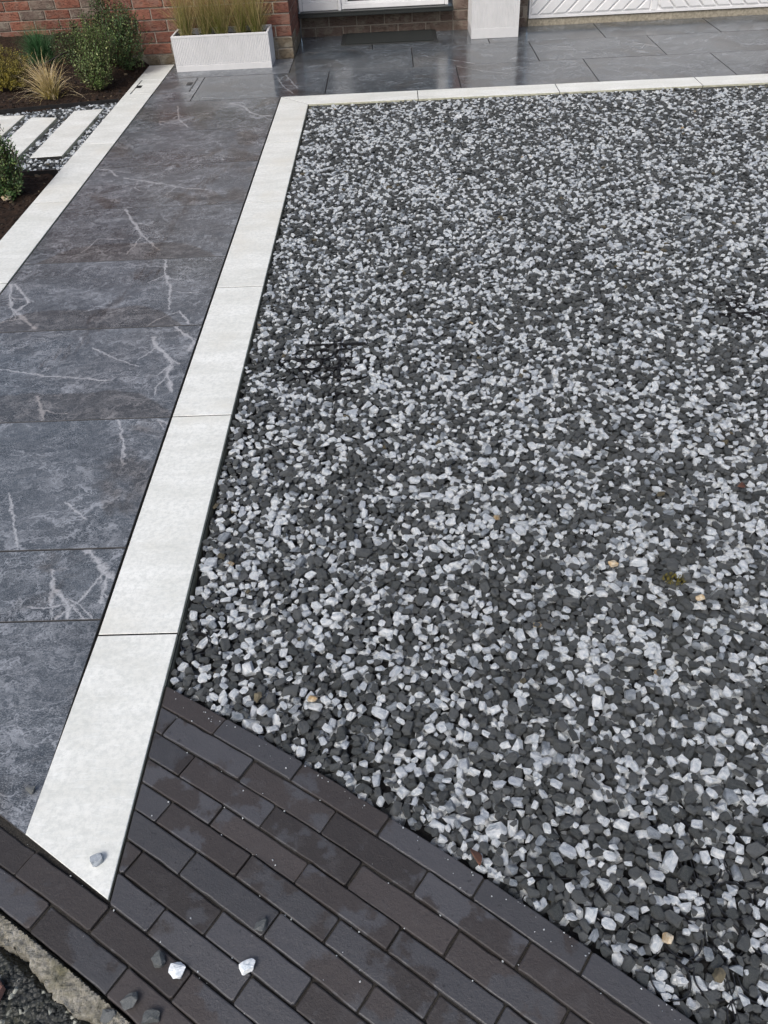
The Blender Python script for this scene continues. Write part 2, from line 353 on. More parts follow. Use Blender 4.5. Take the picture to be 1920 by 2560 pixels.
# white border planks
WM = [M_WHITE, M_WEDGE, M_BED]
def plank(poly): return piece('border_plank', poly, WM, path, z=.0015, gap=.0023)
plank([(0, 0), (.0-.0107, -.493), (.190, -.623), (.1966, 0)])
for k in range(4): plank(rect(0, .1966, k*.9, k*.9+.9))
plank([(0, 3.6), (.1966, 3.6), (.1966, 4.317), (0, 4.515)])
plank([(0, 4.515), (.1966, 4.317), (.901, 4.317), (.901, 4.515)])
for k in range(1, 5): plank(rect(.001+.9*k, .901+.9*k, 4.317, 4.515))
plank(clip(rect(-1.104, -.9060, -.3, .12), cutp, cutn)) if False else None
plank(clip(rect(-1.104, -.9060, .12, 1.02), cutp, cutn))
for y0, y1 in ((1.02, 1.92), (1.92, 2.82), (2.82, 3.72), (3.72, 4.645)): plank(rect(-1.104, -.9060, y0, y1))
plank([(-1.104, 4.645), (-.906, 4.645), (-.906, 4.755), (-1.062, 4.755), (-1.062, 5.11), (-.906, 5.11), (-.906, 5.52), (-1.104, 5.52)])
plank(rect(-1.062, -.906, 4.755, 5.11))
# steel lip and lifting slots of the recessed cover
cover = link('inspection_cover', None, None, (-.86, 4.93, 0)); tag(cover, 'recessed inspection cover with dark metal slots across the white plank and grey tile', 'drain cover')
STEEL = plain('dull_dark_steel', (.05, .05, .05), .45, 80, .3, met=.6)
for x in (-1.0625, -.6555):
    m = MB(); m.box(x-.0032, x+.0032, 4.76, 5.10, -.01, .0022); o = m.build('frame_strip', [STEEL]); o.parent = cover; o.location = (.86, -4.93, 0)
for x, y in ((-1.042, 4.93), (-.688, 4.95)):
    m = MB(); m.box(x-.018, x+.018, y-.032, y+.032, -.01, .0026); m.box(x-.010, x+.010, y-.02, y+.02, .0026, .0034)
    o = m.build('lifting_socket', [STEEL]); o.parent = cover; o.location = (.86, -4.93, 0)

# clay block paving, ten courses
OFF = [0, .049, .104, .159, .206, .257, .310, .363, .415, .469, .524]
PH = [.174, .082, .187, .100, .212, .110, .230, .139, .032, .151]
for k in range(10):
    s = PH[k]-.2125*8
    while s < S_END-.25:
        L = .2125+random.gauss(0, .0015)
        if s+L > -1.2:
            poly = []
            for ss, dd in ((s, OFF[k+1]), (s+L/2, OFF[k+1]), (s+L, OFF[k+1]), (s+L, OFF[k]), (s+L/2, OFF[k]), (s, OFF[k])): poly.append(row(ss, dd))
            if k < 8:
                poly = clip(poly, (.1975, 0), (1., -.0105))
            else: pass
            if len(poly) > 2 and area(poly) > .0006:
                poly = inset(poly, .0010+random.uniform(0, .0008))
                pj = []
                for i in range(len(poly)):
                    p, q = Vector(poly[i]), Vector(poly[(i+1) % len(poly)]); pj.append(tuple(p)); ns = int((q-p).length/.022)
                    nrm = Vector((-(q-p).y, (q-p).x)).normalized()
                    for w_ in range(1, ns): pj.append(tuple(p+(q-p)*(w_+random.uniform(-.25, .25))/ns+nrm*(abs(random.gauss(0, .0005))+(random.random() < .05)*.0014)))
                poly = pj
                # nip the corners a little
                out = []; N = len(poly)
                for i in range(N):
                    p, a, b = Vector(poly[i]), Vector(poly[i-1]), Vector(poly[(i+1) % N])
                    if abs((a-p).normalized().dot((b-p).normalized())) > .93: out.append(tuple(p)); continue
                    c = random.uniform(.0015, .0045)
                    out += [tuple(p+(a-p).normalized()*c), tuple(p+(b-p).normalized()*c)]
                o = piece('clay_brick', out, [M_CLAY], paving, z=-.002+random.gauss(0, .0014), gap=0, bev=.0026, thick=.05, rings=2, tilt=.013)
        s += L

# ------------------------------------------------------------------ stone-chip material, shapes, packing
def attr(t, name):
    q = t.n('Attribute'); q.attribute_type = 'INSTANCER'; q.attribute_name = name; return q.outputs['Fac']
def chip_mat(name, kind, inst=True):
    t = NT(name); V = t.obj()
    r = attr(t, 'tone') if inst else t.rnd()
    cb = t.n('CombineXYZ'); t.l(t.m('MULTIPLY', r, 91.), cb.inputs[0]); t.l(t.m('MULTIPLY', r, 37.), cb.inputs[1])
    if not inst: V = t.vm('SCALE', V, sc=70.)
    V = t.vm('ADD', V, cb.outputs[0])
    n1 = t.noise(V, 1.1, 4, .6, .5); n2 = t.noise(V, 9, 4, .75); n3 = t.noise(V, 24, 2, .7)
    if kind == 'dark':
        c = t.mix(r, (.042, .049, .050), (.112, .121, .123))
        c = t.mix(t.m('MULTIPLY', t.ramp(n2, .46, .72), .7), c, (.17, .175, .175))
        c = t.mix(t.m('MULTIPLY', t.ramp(n3, .66, .74), .55), c, (.26, .26, .25)); ro = .55
    elif kind == 'white':
        c = t.mix(t.ramp(n1, .32, .62), (.44, .51, .57), (.90, .93, .93))
        c = t.mix(t.m('MULTIPLY', t.m('POWER', r, 3.), .55), c, (.27, .32, .40))
        v = t.ramp(t.m('ABSOLUTE', t.m('SUBTRACT', t.noise(V, 1.6, 4, .6, 1.), .5)), .03, 0.)
        c = t.mix(t.m('MULTIPLY', v, .5), c, (.86, .87, .88))
        c = t.mix(t.m('MULTIPLY', t.ramp(n2, .55, .7), .25), c, (.35, .40, .47)); ro = .42
    elif kind == 'grey':
        c = t.mix(t.ramp(n1, .3, .65), (.14, .165, .19), (.36, .40, .44)); c = t.mix(t.m('MULTIPLY', t.ramp(n2, .5, .7), .5), c, (.62, .65, .68)); ro = .5
    elif kind == 'tan':
        c = t.mix(t.ramp(n1, .35, .65), (.38, .25, .11), (.60, .54, .42)); c = t.mix(t.m('MULTIPLY', t.ramp(n2, .5, .7), .6), c, (.20, .13, .07)); ro = .55
    elif kind == 'olive':
        c = t.mix(t.ramp(n1, .35, .65), (.075, .065, .045), (.16, .14, .09)); ro = .6
    else:
        c = t.mix(r, (.010, .0065, .005), (.045, .027, .018)); c = t.mix(t.m('MULTIPLY', t.ramp(r, .94, .97), .8), c, (.22, .17, .11)); ro = .85
    t.bump(t.m('ADD', n1, t.m('MULTIPLY', n2, .5)), .16 if inst else .002, .6)
    return t.fin(c, ro, .4)
def rock_mesh(name, seed, n=13, bev=.07):
    r = random.Random(seed); bm = bmesh.new(); k = 0
    for sx in (-1, 1):
        for sy in (-1, 1):
            for sz in (-1, 1):
                if r.random() < .16: continue
                bm.verts.new(Vector((sx*r.uniform(.42, .92), sy*r.uniform(.42, .92), sz*r.uniform(.40, .86))))
    for i in range(max(2, n-9)):
        a = r.uniform(0, 6.28); z = r.uniform(-.6, .6); q = r.uniform(.88, 1.12); bm.verts.new(Vector((math.cos(a)*q, math.sin(a)*q, z)))
    bm.verts.new(Vector((r.uniform(-.4, .4), r.uniform(-.4, .4), r.uniform(.8, 1.))))
    res = bmesh.ops.convex_hull(bm, input=bm.verts)
    bmesh.ops.delete(bm, geom=[g for g in res['geom_interior'] if isinstance(g, bmesh.types.BMVert)], context='VERTS')
    bmesh.ops.dissolve_limit(bm, angle_limit=rad(14), verts=bm.verts, edges=bm.edges)
    bmesh.ops.bevel(bm, geom=list(bm.edges), offset=bev, segments=1, affect='EDGES', profile=.5)
    bmesh.ops.recalc_face_normals(bm, faces=bm.faces)
    me = bpy.data.meshes.new(name); bm.to_mesh(me); bm.free(); return me
def chip_collection(name, spec):
    c = bpy.data.collections.new(name); i = 0
    for kind, cnt, mat in spec:
        for j in range(cnt):
            me = rock_mesh('chipping', 100+j, 10+(j*5) % 7, .03+.012*(j % 3)); me.materials.append(mat)
            o = bpy.data.objects.new('chipping', me); c.objects.link(o); i += 1
    return c
def scatter(name, coll, P, Rt, Sc, var, tone, label, parent=None):
    me = bpy.data.meshes.new(name); me.vertices.add(len(P)); me.vertices.foreach_set('co', np.asarray(P, np.float32).ravel())
    for nm, ty, da, key in (('rot', 'FLOAT_VECTOR', Rt, 'vector'), ('scl', 'FLOAT_VECTOR', Sc, 'vector'), ('tone', 'FLOAT', tone, 'value'), ('variant', 'INT', var, 'value')):
        at = me.attributes.new(nm, ty, 'POINT'); at.data.foreach_set(key, np.asarray(da, np.int32 if ty == 'INT' else np.float32).ravel())
    o = link(name, me, parent); o['kind'] = 'stuff'; o['label'] = label
    g = bpy.data.node_groups.new(name, 'GeometryNodeTree'); g.interface.new_socket('Geometry', in_out='INPUT', socket_type='NodeSocketGeometry'); g.interface.new_socket('Geometry', in_out='OUTPUT', socket_type='NodeSocketGeometry')
    gi = g.nodes.new('NodeGroupInput'); go = g.nodes.new('NodeGroupOutput'); ip = g.nodes.new('GeometryNodeInstanceOnPoints'); ci = g.nodes.new('GeometryNodeCollectionInfo')
    ci.inputs[0].default_value = coll; ci.inputs[1].default_value = True; ci.inputs[2].default_value = True
    ip.inputs['Pick Instance'].default_value = True
    g.links.new(gi.outputs[0], ip.inputs['Points']); g.links.new(ci.outputs[0], ip.inputs['Instance'])
    for nm, ty, sock in (('variant', 'INT', 'Instance Index'), ('rot', 'FLOAT_VECTOR', 'Rotation'), ('scl', 'FLOAT_VECTOR', 'Scale')):
        na = g.nodes.new('GeometryNodeInputNamedAttribute'); na.data_type = ty; na.inputs[0].default_value = nm
        g.links.new([s for s in na.outputs if s.enabled and s.name == 'Attribute'][0], ip.inputs[sock])
    g.links.new(ip.outputs[0], go.inputs[0])
    md = o.modifiers.new('chips', 'NODES'); md.node_group = g
    return o
SHAPES = 14
def pack(x0, x1, y0, y1, inside, target, base, density, dmean, seed, cell=.004, tries=4):
    """drop stones one by one on a height map; each takes the lowest of a few spots and rests on what is there"""
    r = np.random.default_rng(seed)
    nx, ny = int((x1-x0)/cell)+2, int((y1-y0)/cell)+2
    gx, gy = np.meshgrid(x0+cell*np.arange(nx), y0+cell*np.arange(ny), indexing='ij')
    T = target(gx, gy); H = np.where(inside(gx, gy), base, 1.)
    lib = []
    for i in range(280):
        D = dmean*math.exp(r.normal(0, .25)); a = .5*D*r.uniform(1.0, 1.55); b = .5*D*r.uniform(.80, 1.0); c = .5*D*r.uniform(.5, .80)
        th = r.uniform(0, math.pi); k = int(a/cell)+1
        u, v = np.meshgrid(np.arange(-k, k+1)*cell, np.arange(-k, k+1)*cell, indexing='ij')
        e = ((u*math.cos(th)+v*math.sin(th))/a)**2+((-u*math.sin(th)+v*math.cos(th))/b)**2
        m = e < .96; h = np.where(m, c*np.sqrt(np.clip(1-e, 0, 1)), 0)
        lib.append((k, m, h, a, b, c, th, h[m]))
    out = []; n = int((x1-x0)*(y1-y0)*density)
    X = r.uniform(x0+.012, x1-.012, (n, tries)); Y = r.uniform(y0+.012, y1-.012, (n, tries))
    Y = .96*Y[:, :1]+.04*Y
    X = .96*X[:, :1]+.04*X
    Li = r.integers(0, 280, n); ok = inside(X, Y); cell_i = ((X-x0)/cell).astype(int); cell_j = ((Y-y0)/cell).astype(int)
    for q in range(n):
        k, m, h, a, b, c, th, under_h = lib[Li[q]]; best = None
        for w_ in range(tries):
            if not ok[q, w_]: continue
            i, j = cell_i[q, w_], cell_j[q, w_]
            if i-k < 0 or j-k < 0 or i+k+1 > nx or j+k+1 > ny: continue
            z_ = H[i-k:i+k+1, j-k:j+k+1][m]+under_h; z = .86*z_.max()+.14*z_.mean()
            if best is None or z < best[0]: best = (z, i, j, w_)
        if best is None: continue
        z, i, j, w_ = best
        if z+c*.5 > T[i, j]: continue
        sub = H[i-k:i+k+1, j-k:j+k+1]; np.copyto(sub, np.maximum(sub, z+h*.95), where=m)
        out.append((X[q, w_], Y[q, w_], z, r.normal(0, .22), r.normal(0, .22), th, r.integers(0, SHAPES), a, b, c))
    # a loose under-layer closes the deepest gaps
    n2 = int((x1-x0)*(y1-y0)*3200); deep_x, deep_y = r.uniform(x0, x1, n2), r.uniform(y0, y1, n2); kp = inside(deep_x-.008, deep_y-.008) & inside(deep_x+.008, deep_y+.008)
    for x, y in zip(deep_x[kp], deep_y[kp]):
        D = dmean*r.uniform(.8, 1.2); out.append((x, y, base+.002+r.uniform(0, .006), r.normal(0, .3), r.normal(0, .3), r.uniform(0, 3.1), r.integers(0, SHAPES), D*.62, D*.5, D*.35))
    return np.array(out)

CM = {k: chip_mat(n, k) for k, n in (('dark', 'charcoal_limestone_chip'), ('white', 'ice_blue_marble_chip'), ('grey', 'blue_grey_marble_chip'), ('tan', 'tan_quartz_chip'), ('olive', 'olive_stone_chip'), ('crumb', 'soil_crumb'))}
KINDS = ('dark', 'white', 'grey', 'tan', 'olive')
COLL = chip_collection('chip_shapes', [(k, SHAPES, CM[k]) for k in KINDS])
def dress(P, seed, wf=.44):
    r = np.random.default_rng(seed); n = len(P)
    cl = vnoise(P[:, 0], P[:, 1], 5, 3)*.30+vnoise(P[:, 0], P[:, 1], 22, 4)*.45
    u = r.random(n); kind = np.where(u < wf-.02+cl*.55, 1, 0)
    u2 = r.random(n); kind = np.where(u2 < .055, 2, kind); kind = np.where(u2 > .9997, 3, kind); kind = np.where((u2 > .994) & (u2 < .9965), 4, kind)
    return P[:, 3:6], P[:, 7:10]*1.00, kind*SHAPES+P[:, 6].astype(int), r.random(n)
XR = lambda y: 1.62+.355*y+.45
GRIDSPOTS = [(.45, 1.22, .17), (.53, .98, .07), (.60, 1.34, .07), (.245, -.02, .05), (.24, .62, .05), (1.18, -.78, .09), (1.30, -.62, .08), (2.02, 1.5, .10)]
def t_main(x, y):
    T = -.007+vnoise(x, y, 2.2, 11)*.014+vnoise(x, y, 7, 12)*.007
    T = T-.003*np.clip(1-(x-.197)/.02, 0, 1)
    for cx, cy, rr in GRIDSPOTS:
        d = np.hypot(x-cx, y-cy)/rr; T = T-.009*np.clip(1.4-d, 0, 1)
    return T
def in_main(x, y, m=0.): return (x > .1966+m) & (y < 4.317-m) & (x < XR(y)) & (y > C(x)+.002+m*1.15)
P = pack(.15, 3.7, -1.25, 4.35, in_main, t_main, -.044, 15000, .0208, 21)
print('main chips', len(P))
ro, scl, va, to = dress(P, 5)
gravel = scatter('gravel', COLL, P[:, :3], ro, scl, va, to, 'mixed charcoal and ice white stone chippings filling the driveway')
# bed under and beyond the chips
def chips_flat():
    t = NT('flat_chip_bed'); P_ = t.pos(); c = t.vor(P_, 55, 'F1', 'Color'); s = t.n('SeparateColor'); t.l(c, s.inputs[0])
    k = t.mix(t.ramp(s.outputs[0], .58, .60), (.045, .048, .05), (.55, .58, .62)); e = t.vor(P_, 55, 'DISTANCE_TO_EDGE')
    k = t.mix(t.ramp(e, .12, .02), k, (.004, .004, .004)); t.bump(e, .01); return t.fin(k, .6)
mb = MB(); mb.slab([(.1966, -.145), (.6, -.40), (1.0, -.68), (1.3, -.905), (2.4, -2.0), (5, -2.0), (5, 4.317), (.1966, 4.317)], -.11, -.043, .001)
mb.build('gravel_bed', [plain('black_membrane', (.010, .010, .011), .8, 200, .4, .003)], kind='structure')

# ------------------------------------------------------------------ plastic gravel grid showing through
def ring_mesh(r0, w_, h, seg=22):
    v = []; f = []
    for i in range(seg):
        a = 2*math.pi*i/seg
        for rr, z in ((r0, 0), (r0-w_, 0), (r0-w_, -h), (r0, -h)): v.append((rr*math.cos(a), rr*math.sin(a), z))
    for i in range(seg):
        a, b = 4*i, 4*((i+1) % seg)
        for k in range(4): f.append((a+k, b+k, b+(k+1) % 4, a+(k+1) % 4))
    return pyd('ring', v, f)
RING = ring_mesh(.0335, .0018, .022); RING.materials.append(M_BLACK)
SMALL = ring_mesh(.0095, .002, .022, 12); SMALL.materials.append(M_BLACK)
def grid_panel(x0, x1, y0, y1, z, label, bars_x, bars_y, keep):
    g = link('gravel_grid', None, None, ((x0+x1)/2, (y0+y1)/2, z)); tag(g, label, 'gravel grid')
    j = 0; y = y0
    while y < y1:
        x = x0+(.036 if j % 2 else 0)
        while x < x1:
            if keep(x, y):
                o = link('ring', RING, g, (x-g.location.x, y-g.location.y, 0))
                if j % 2 == 0: link('ring', SMALL, g, (x+.036-g.location.x, y+.022-g.location.y, 0))
            x += .072
        y += .0625; j += 1
    for bx, ya, yb in bars_x:
        m = MB(); m.box(bx-.0034-g.location.x, bx-.0018-g.location.x, ya-g.location.y, yb-g.location.y, -.022, .001); m.box(bx+.0018-g.location.x, bx+.0034-g.location.x, ya-g.location.y, yb-g.location.y, -.022, .001); m.build('bar', [M_BLACK], g)
    for by, xa, xb in bars_y:
        m = MB(); m.box(xa-g.location.x, xb-g.location.x, by-.0032-g.location.y, by-.0018-g.location.y, -.022, .001); m.box(xa-g.location.x, xb-g.location.x, by+.0018-g.location.y, by+.0032-g.location.y, -.022, .001); m.build('bar', [M_BLACK], g)
grid_panel(.29, .72, 1.10, 1.46, -.0175, 'black plastic gravel grid exposed where the chips are thin near the white edging', [(.528, .86, 1.42)], [(1.352, .40, .62), (1.03, .48, .60)], lambda x, y: math.hypot((x-.47)/.19, (y-1.20)/.10) < 1)
grid_panel(.235, .33, -.14, .12, -.018, 'black plastic grid ring between the white plank and the top clay brick', [], [], lambda x, y: y > C(x)+.03)
grid_panel(.235, .24, .30, 1.15, -.021, 'line of black plastic grid rings along the long white edging', [], [], lambda x, y: True)
grid_panel(1.10, 1.50, -.88, -.50, -.016, 'black plastic grid cells showing beside the clay bricks in the lower right', [(1.262, -.95, -.55)], [(-.585, .96, 1.08)], lambda x, y: y > C(x)+.035)
grid_panel(1.92, 2.2, 1.42, 1.62, -.020, 'black plastic grid cells at the right edge of the gravel', [(1.99, 1.38, 1.62)], [(1.47, 1.9, 2.2)], lambda x, y: True)

# ------------------------------------------------------------------ loose stones and litter
LM = {k: chip_mat('loose_'+k+'_stone', k, False) for k in KINDS}
def stone(x, y, z, sx, sy, sz, yaw, kind, seed, label, name='pebble'):
    me = rock_mesh(name, seed, 15, .05)
    bm = bmesh.new(); bm.from_mesh(me); bmesh.ops.triangulate(bm, faces=bm.faces); bmesh.ops.subdivide_edges(bm, edges=bm.edges, cuts=2, use_grid_fill=True)
    rr = random.Random(seed)
    for v in bm.verts: v.co *= 1+rr.gauss(0, .022)+.05*math.sin(v.co.x*5+seed)*math.sin(v.co.y*6)
    bm.to_mesh(me); bm.free()
    for v in me.vertices: v.co = Vector((v.co.x*sx, v.co.y*sy, v.co.z*sz))
    zmin = min(v.co.z for v in me.vertices)
    me.materials.append(LM[kind]); o = link(name, me, None, (x, y, z-zmin)); o.rotation_euler = (0, 0, yaw); tag(o, label, 'stone'); return o
stone(.150, -.548, .0015, .012, .011, .009, .4, 'grey', 301, 'grey white pebble lying on the pointed end of the white border plank')
stone(.304, -.722, -.001, .0115, .014, .009, .2, 'dark', 302, 'dark stone left of the bright white pebble on the clay bricks')
stone(.339, -.738, -.001, .0145, .0135, .008, .9, 'white', 303, 'bright white rounded pebble on a blue grey clay brick')
stone(.272, -.785, -.001, .0175, .0135, .010, .7, 'dark', 304, 'largest dark grey stone on the clay bricks at the bottom')
stone(.238, -.805, -.008, .015, .011, .008, 0, 'dark', 305, 'flat slate grey stone on the cement strip at the bottom edge')
stone(.308, -.808, -.001, .017, .011, .008, .3, 'dark', 306, 'dark stone cut by the bottom edge of the picture')
stone(.460, -.735, -.001, .0155, .010, .009, .5, 'white', 307, 'pointed blue white stone on the clay bricks')
stone(.476, -.668, -.001, .011, .015, .009, -.3, 'dark', 308, 'small dark stone sitting on a joint between clay bricks')
stone(-.027, -.402, .0005, .012, .008, .007, 0, 'dark', 309, 'dark chip on the grey tile beside the white plank')
stone(.533, -.193, -.006, .012, .009, .008, .3, 'tan', 310, 'orange tan stone in the gravel near the top clay brick', 'pebble')
stone(1.270, .186, -.006, .012, .011, .009, .3, 'tan', 311, 'brown orange stone in the gravel left of the moss', 'pebble')
stone(1.456, .067, -.006, .014, .007, .007, .4, 'tan', 312, 'cream stick shaped stone in the gravel below the moss', 'pebble')
stone(.41, -.187, -.006, .012, .009, .008, 1., 'olive', 313, 'olive stone in the gravel left of the orange tan one', 'pebble')
stone(1.178, -.698, -.006, .011, .011, .009, 1., 'tan', 314, 'cream and brown stone in the gravel at the lower right', 'pebble')
stone(1.247, -.756, -.006, .013, .011, .009, 1., 'olive', 315, 'olive stone in the gravel by the exposed grid at lower right', 'pebble')
def leaf(x, y, z, L, yaw, label, col):
    v = []; f = []
    for i in range(6):
        t_ = i/5; wd = math.sin(math.pi*(t_*.94+.03))*.26*L
        v += [(t_*L-L/2, -wd, .25*wd+.004*math.sin(4*t_)), (t_*L-L/2, 0, .002*math.sin(4*t_)), (t_*L-L/2, wd, .45*wd+.003*math.sin(4*t_))]
    for i in range(5):
        a = 3*i; f += [(a, a+3, a+4, a+1), (a+1, a+4, a+5, a+2)]
    o = link('fallen_leaf', pyd('fallen_leaf', v, f, smooth=True), None, (x, y, z), plain('dry_leaf', col, .7, 80, .4, .001)); o.rotation_euler = (.5, .2, yaw)
    so_ = o.modifiers.new('t', 'SOLIDIFY'); so_.thickness = .0006; tag(o, label, 'leaf')
leaf(.862, -.553, .004, .040, 1.9, 'dry brown curled leaf at the corner of a clay brick and the gravel', (.17, .08, .05))
leaf(1.685, .47, .002, .032, .4, 'dark red brown leaf lying in the gravel at the right', (.09, .035, .02))
# moss tuft
m = MB()
for i in range(170):
    a = random.uniform(0, 6.28); q = random.random()**.5*.022; x, y = q*math.cos(a)*1.3, q*math.sin(a); h = .007*(1-q/.026)+random.uniform(.001, .005); s_ = .0016
    n = len(m.v); th = random.uniform(0, 6.28); dx, dy = s_*math.cos(th), s_*math.sin(th)
    m.v += [(x-dx, y-dy, 0), (x+dx, y+dy, 0), (x+dy*2, y-dx*2, h)]; m.f.append((n, n+1, n+2)); m.m.append(0)
o = m.build('moss', [plain('moss', (.10, .085, .012), .9, 200, .5)], None, (1.409, .132, -.004)); tag(o, 'small yellow green moss tuft growing in the gravel', 'moss')
# white grit in the clay joints
gp = []; 
for i in range(130):
    k = random.choice(OFF[1:10]); s = random.uniform(.05, 1.3)+(-.25 if k > .41 else 0); x, y = row(s, k+random.gauss(0, .006))
    if x > .21 or k > .41: gp.append((x, y, -.002+random.uniform(-.002, .0)))
for i in range(60):
    s = random.uniform(.03, 1.25); x, y = row(s, abs(random.gauss(0, .012))+.004); gp.append((x, y, .0))
gp = np.array(gp); n = len(gp)
scatter('grit', COLL, gp, rng.uniform(0, 3, (n, 3)), np.tile(rng.uniform(.0005, .0019, (n, 1)), (1, 3)), 14+rng.integers(0, 14, n), rng.random(n), 'tiny white grit in the joints of the clay bricks')

# ------------------------------------------------------------------ cement haunch and road
def gridmesh(name, xs_, ys_, fz, mats, keep=None, kind='structure'):
    X_, Y_ = np.meshgrid(xs_, ys_, indexing='ij'); Z_ = fz(X_, Y_); ny = len(ys_)
    v = np.stack([X_.ravel(), Y_.ravel(), Z_.ravel()], 1)
    i, j = np.meshgrid(np.arange(len(xs_)-1), np.arange(ny-1), indexing='ij'); i = i.ravel(); j = j.ravel()
    f = np.stack([i*ny+j, (i+1)*ny+j, (i+1)*ny+j+1, i*ny+j+1], 1)
    o = link(name, pyd(name, v.tolist(), f.tolist(), smooth=False), mats=mats)
    if kind: o['kind'] = kind
    return o
def cement_m():
    t = NT('weathered_cement'); P_ = t.pos(); n = t.noise(P_, 26, 5, .7); n2 = t.noise(P_, 160, 4, .75); n3 = t.noise(P_, 12, 4, .6)
    c = t.mix(t.ramp(n, .3, .7), (.17, .16, .125), (.42, .40, .35)); c = t.mix(t.m('MULTIPLY', t.ramp(n2, .45, .62), .55), c, (.09, .085, .05))
    c = t.mix(t.m('MULTIPLY', t.ramp(n3, .52, .66), .7), c, (.10, .095, .045)); c = t.mix(t.m('MULTIPLY', t.ramp(n2, .66, .72), .7), c, (.5, .48, .44))
    t.bump(t.m('ADD', n, t.m('MULTIPLY', n2, .9)), .006, 1.); return t.fin(c, .9, .3)
def tarmac_m():
    t = NT('wet_old_tarmac'); P_ = t.pos(); v = t.vor(P_, 130, 'F1', 'Color'); s = t.n('SeparateColor'); t.l(v, s.inputs[0]); d = t.vor(P_, 130)
    c = t.mix(s.outputs[0], (.010, .012, .012), (.032, .035, .033)); c = t.mix(t.ramp(s.outputs[1], .93, .94), c, (.30, .31, .27)); c = t.mix(t.m('MULTIPLY', t.ramp(t.noise(P_, 14, 4), .5, .7), .5), c, (.045, .048, .028))
    t.bump(t.m('MULTIPLY', d, -1.), .006, 1.); return t.fin(c, .55, .5)
def edge_d(x, y):   # distance below the line of the last course (positive towards the road)
    return (C(x)-y)*np.cos(np.arctan(-.585-.19*(x-.195)))*.985-.521-.07*np.clip(x-.1, 0, 1)*0
def cem_z(x, y):
    d = edge_d(x, y); wv = .040+vnoise(x, y, 14, 31)*.030+vnoise(x, y, 45, 32)*.014+vnoise(x, y, 120, 36)*.008
    z = -.004+vnoise(x, y, 60, 33)*.007+vnoise(x, y, 150, 34)*.006-.006*np.clip((d-.03)/.05, 0, 1)
    return np.where((d > .004) & (d < wv), z, np.where(d <= .004, -.05, -.04-(d-wv)*.5))
gridmesh('cement_haunch', np.arange(-.35, .62, .003), np.arange(-1.2, -.28, .003), cem_z, [cement_m()])
def road_z(x, y): return -.015+vnoise(x, y, 90, 41)*.006+vnoise(x, y, 170, 42)*.006-.07*np.clip(1-edge_d(x, y)/.05, 0, 1)
gridmesh('road', np.arange(-.45, .75, .0035), np.arange(-1.35, -.25, .0035), road_z, [tarmac_m()])
mb = MB(); pts = [(-8, 2.2), (-1.6, 1.0), (-.5, -.44), (.6, -1.1), (2.6, -2.6), (8, -5), (8, -9), (-8, -9)]
mb.slab(list(reversed(pts)), -.11, -.030, .001); mb.build('tarmac_pavement', [tarmac_m()], kind='structure')
# far courses' haunch is out of view; small red-brown clay fragment lying on the tarmac
m = MB(); m.slab([(-.018, -.016), (.014, -.018), (.018, .006), (.004, .019), (-.017, .012)], -.006, .012, .002); o = m.build('clay_fragment', [plain('pink_clay', (.26, .14, .11), .8, 60, .3, .001)], None, (.026, -.765, -.006)); tag(o, 'small pinkish clay brick fragment on the tarmac at the left edge', 'fragment')

# ------------------------------------------------------------------ planting bed, stepping slabs, edging
def soil_z(x, y):
    z = -.012+vnoise(x, y, 5, 51)*.02+vnoise(x, y, 17, 52)*.016+vnoise(x, y, 50, 53)*.012
    z = z-.012*np.clip(1-(-1.108-x)/.03, 0, 1)
    z = z+.08*np.clip((y-5.05)/.45, 0, 1)*np.exp(-((x+1.32)/.20)**2)
    strip = (y > 3.262) & (y < 4.60-.17*(-1.11-x)); z = np.where(strip, -.05, z)
    return z
gridmesh('flower_bed', np.r_[np.arange(-3.0, -1.108, .012), -1.107], np.arange(.1, 6.92, .012), soil_z, [M_SOIL])
mb = MB(); mb.box(-9, -3.0, -.2, 6.9, -.11, -.02); mb.build('lawn_soil', [M_SOIL], kind='structure')
CR = chip_collection('crumb_shapes', (('crumb', 8, CM['crumb']),))
n = 9000; cx_, cy_ = rng.uniform(-2.7, -1.125, n), rng.uniform(1.3, 6.0, n); kp = (soil_z(cx_, cy_) > -.045); cx_, cy_ = cx_[kp], cy_[kp]; n = len(cx_)
sz = np.exp(rng.normal(-5.25, .45, n)); sc3 = np.stack([sz*1.3, sz*.9, sz*.6], 1)
scatter('soil_crumbs', CR, np.stack([cx_, cy_, soil_z(cx_, cy_)+sz*.3], 1), rng.uniform(-.6, .6, (n, 3))+np.c_[np.zeros(n), np.zeros(n), rng.uniform(0, 6, n)], sc3, rng.integers(0, 8, n), rng.random(n), 'dark crumbs and bark bits on the flower bed')
slabs = [[(-1.353, 3.520), (-1.168, 3.534), (-1.168, 4.435), (-1.356, 4.420)], [(-1.612, 3.42), (-1.431, 3.43), (-1.431, 4.287), (-1.607, 4.318)], [(-1.868, 3.47), (-1.674, 3.47), (-1.672, 4.372), (-1.868, 4.385)]]
labs = ['white stepping slab in the gravel strip nearest the path', 'white stepping slab in the gravel strip between the other two', 'white stepping slab in the gravel strip farthest left behind the low shrub']
for pl, lb in zip(slabs, labs):
    o = piece('stepping_slab', pl, WM, None, z=.001, gap=0, bev=.0015, thick=.022); tag(o, lb, 'paving slab', 'white slabs set in the gravel strip')
def in_strip(x, y, m=0.):
    k = (x < -1.106-m) & (x > -2.4) & (y > 3.272+m) & (y < 4.605-.17*(-1.11-x)-m)
    for pl in slabs:
        x0, x1 = min(p[0] for p in pl), max(p[0] for p in pl); y0, y1 = min(p[1] for p in pl), max(p[1] for p in pl)
        k = k & ~((x > x0-m) & (x < x1+m) & (y > y0-m) & (y < y1+m))
    return k
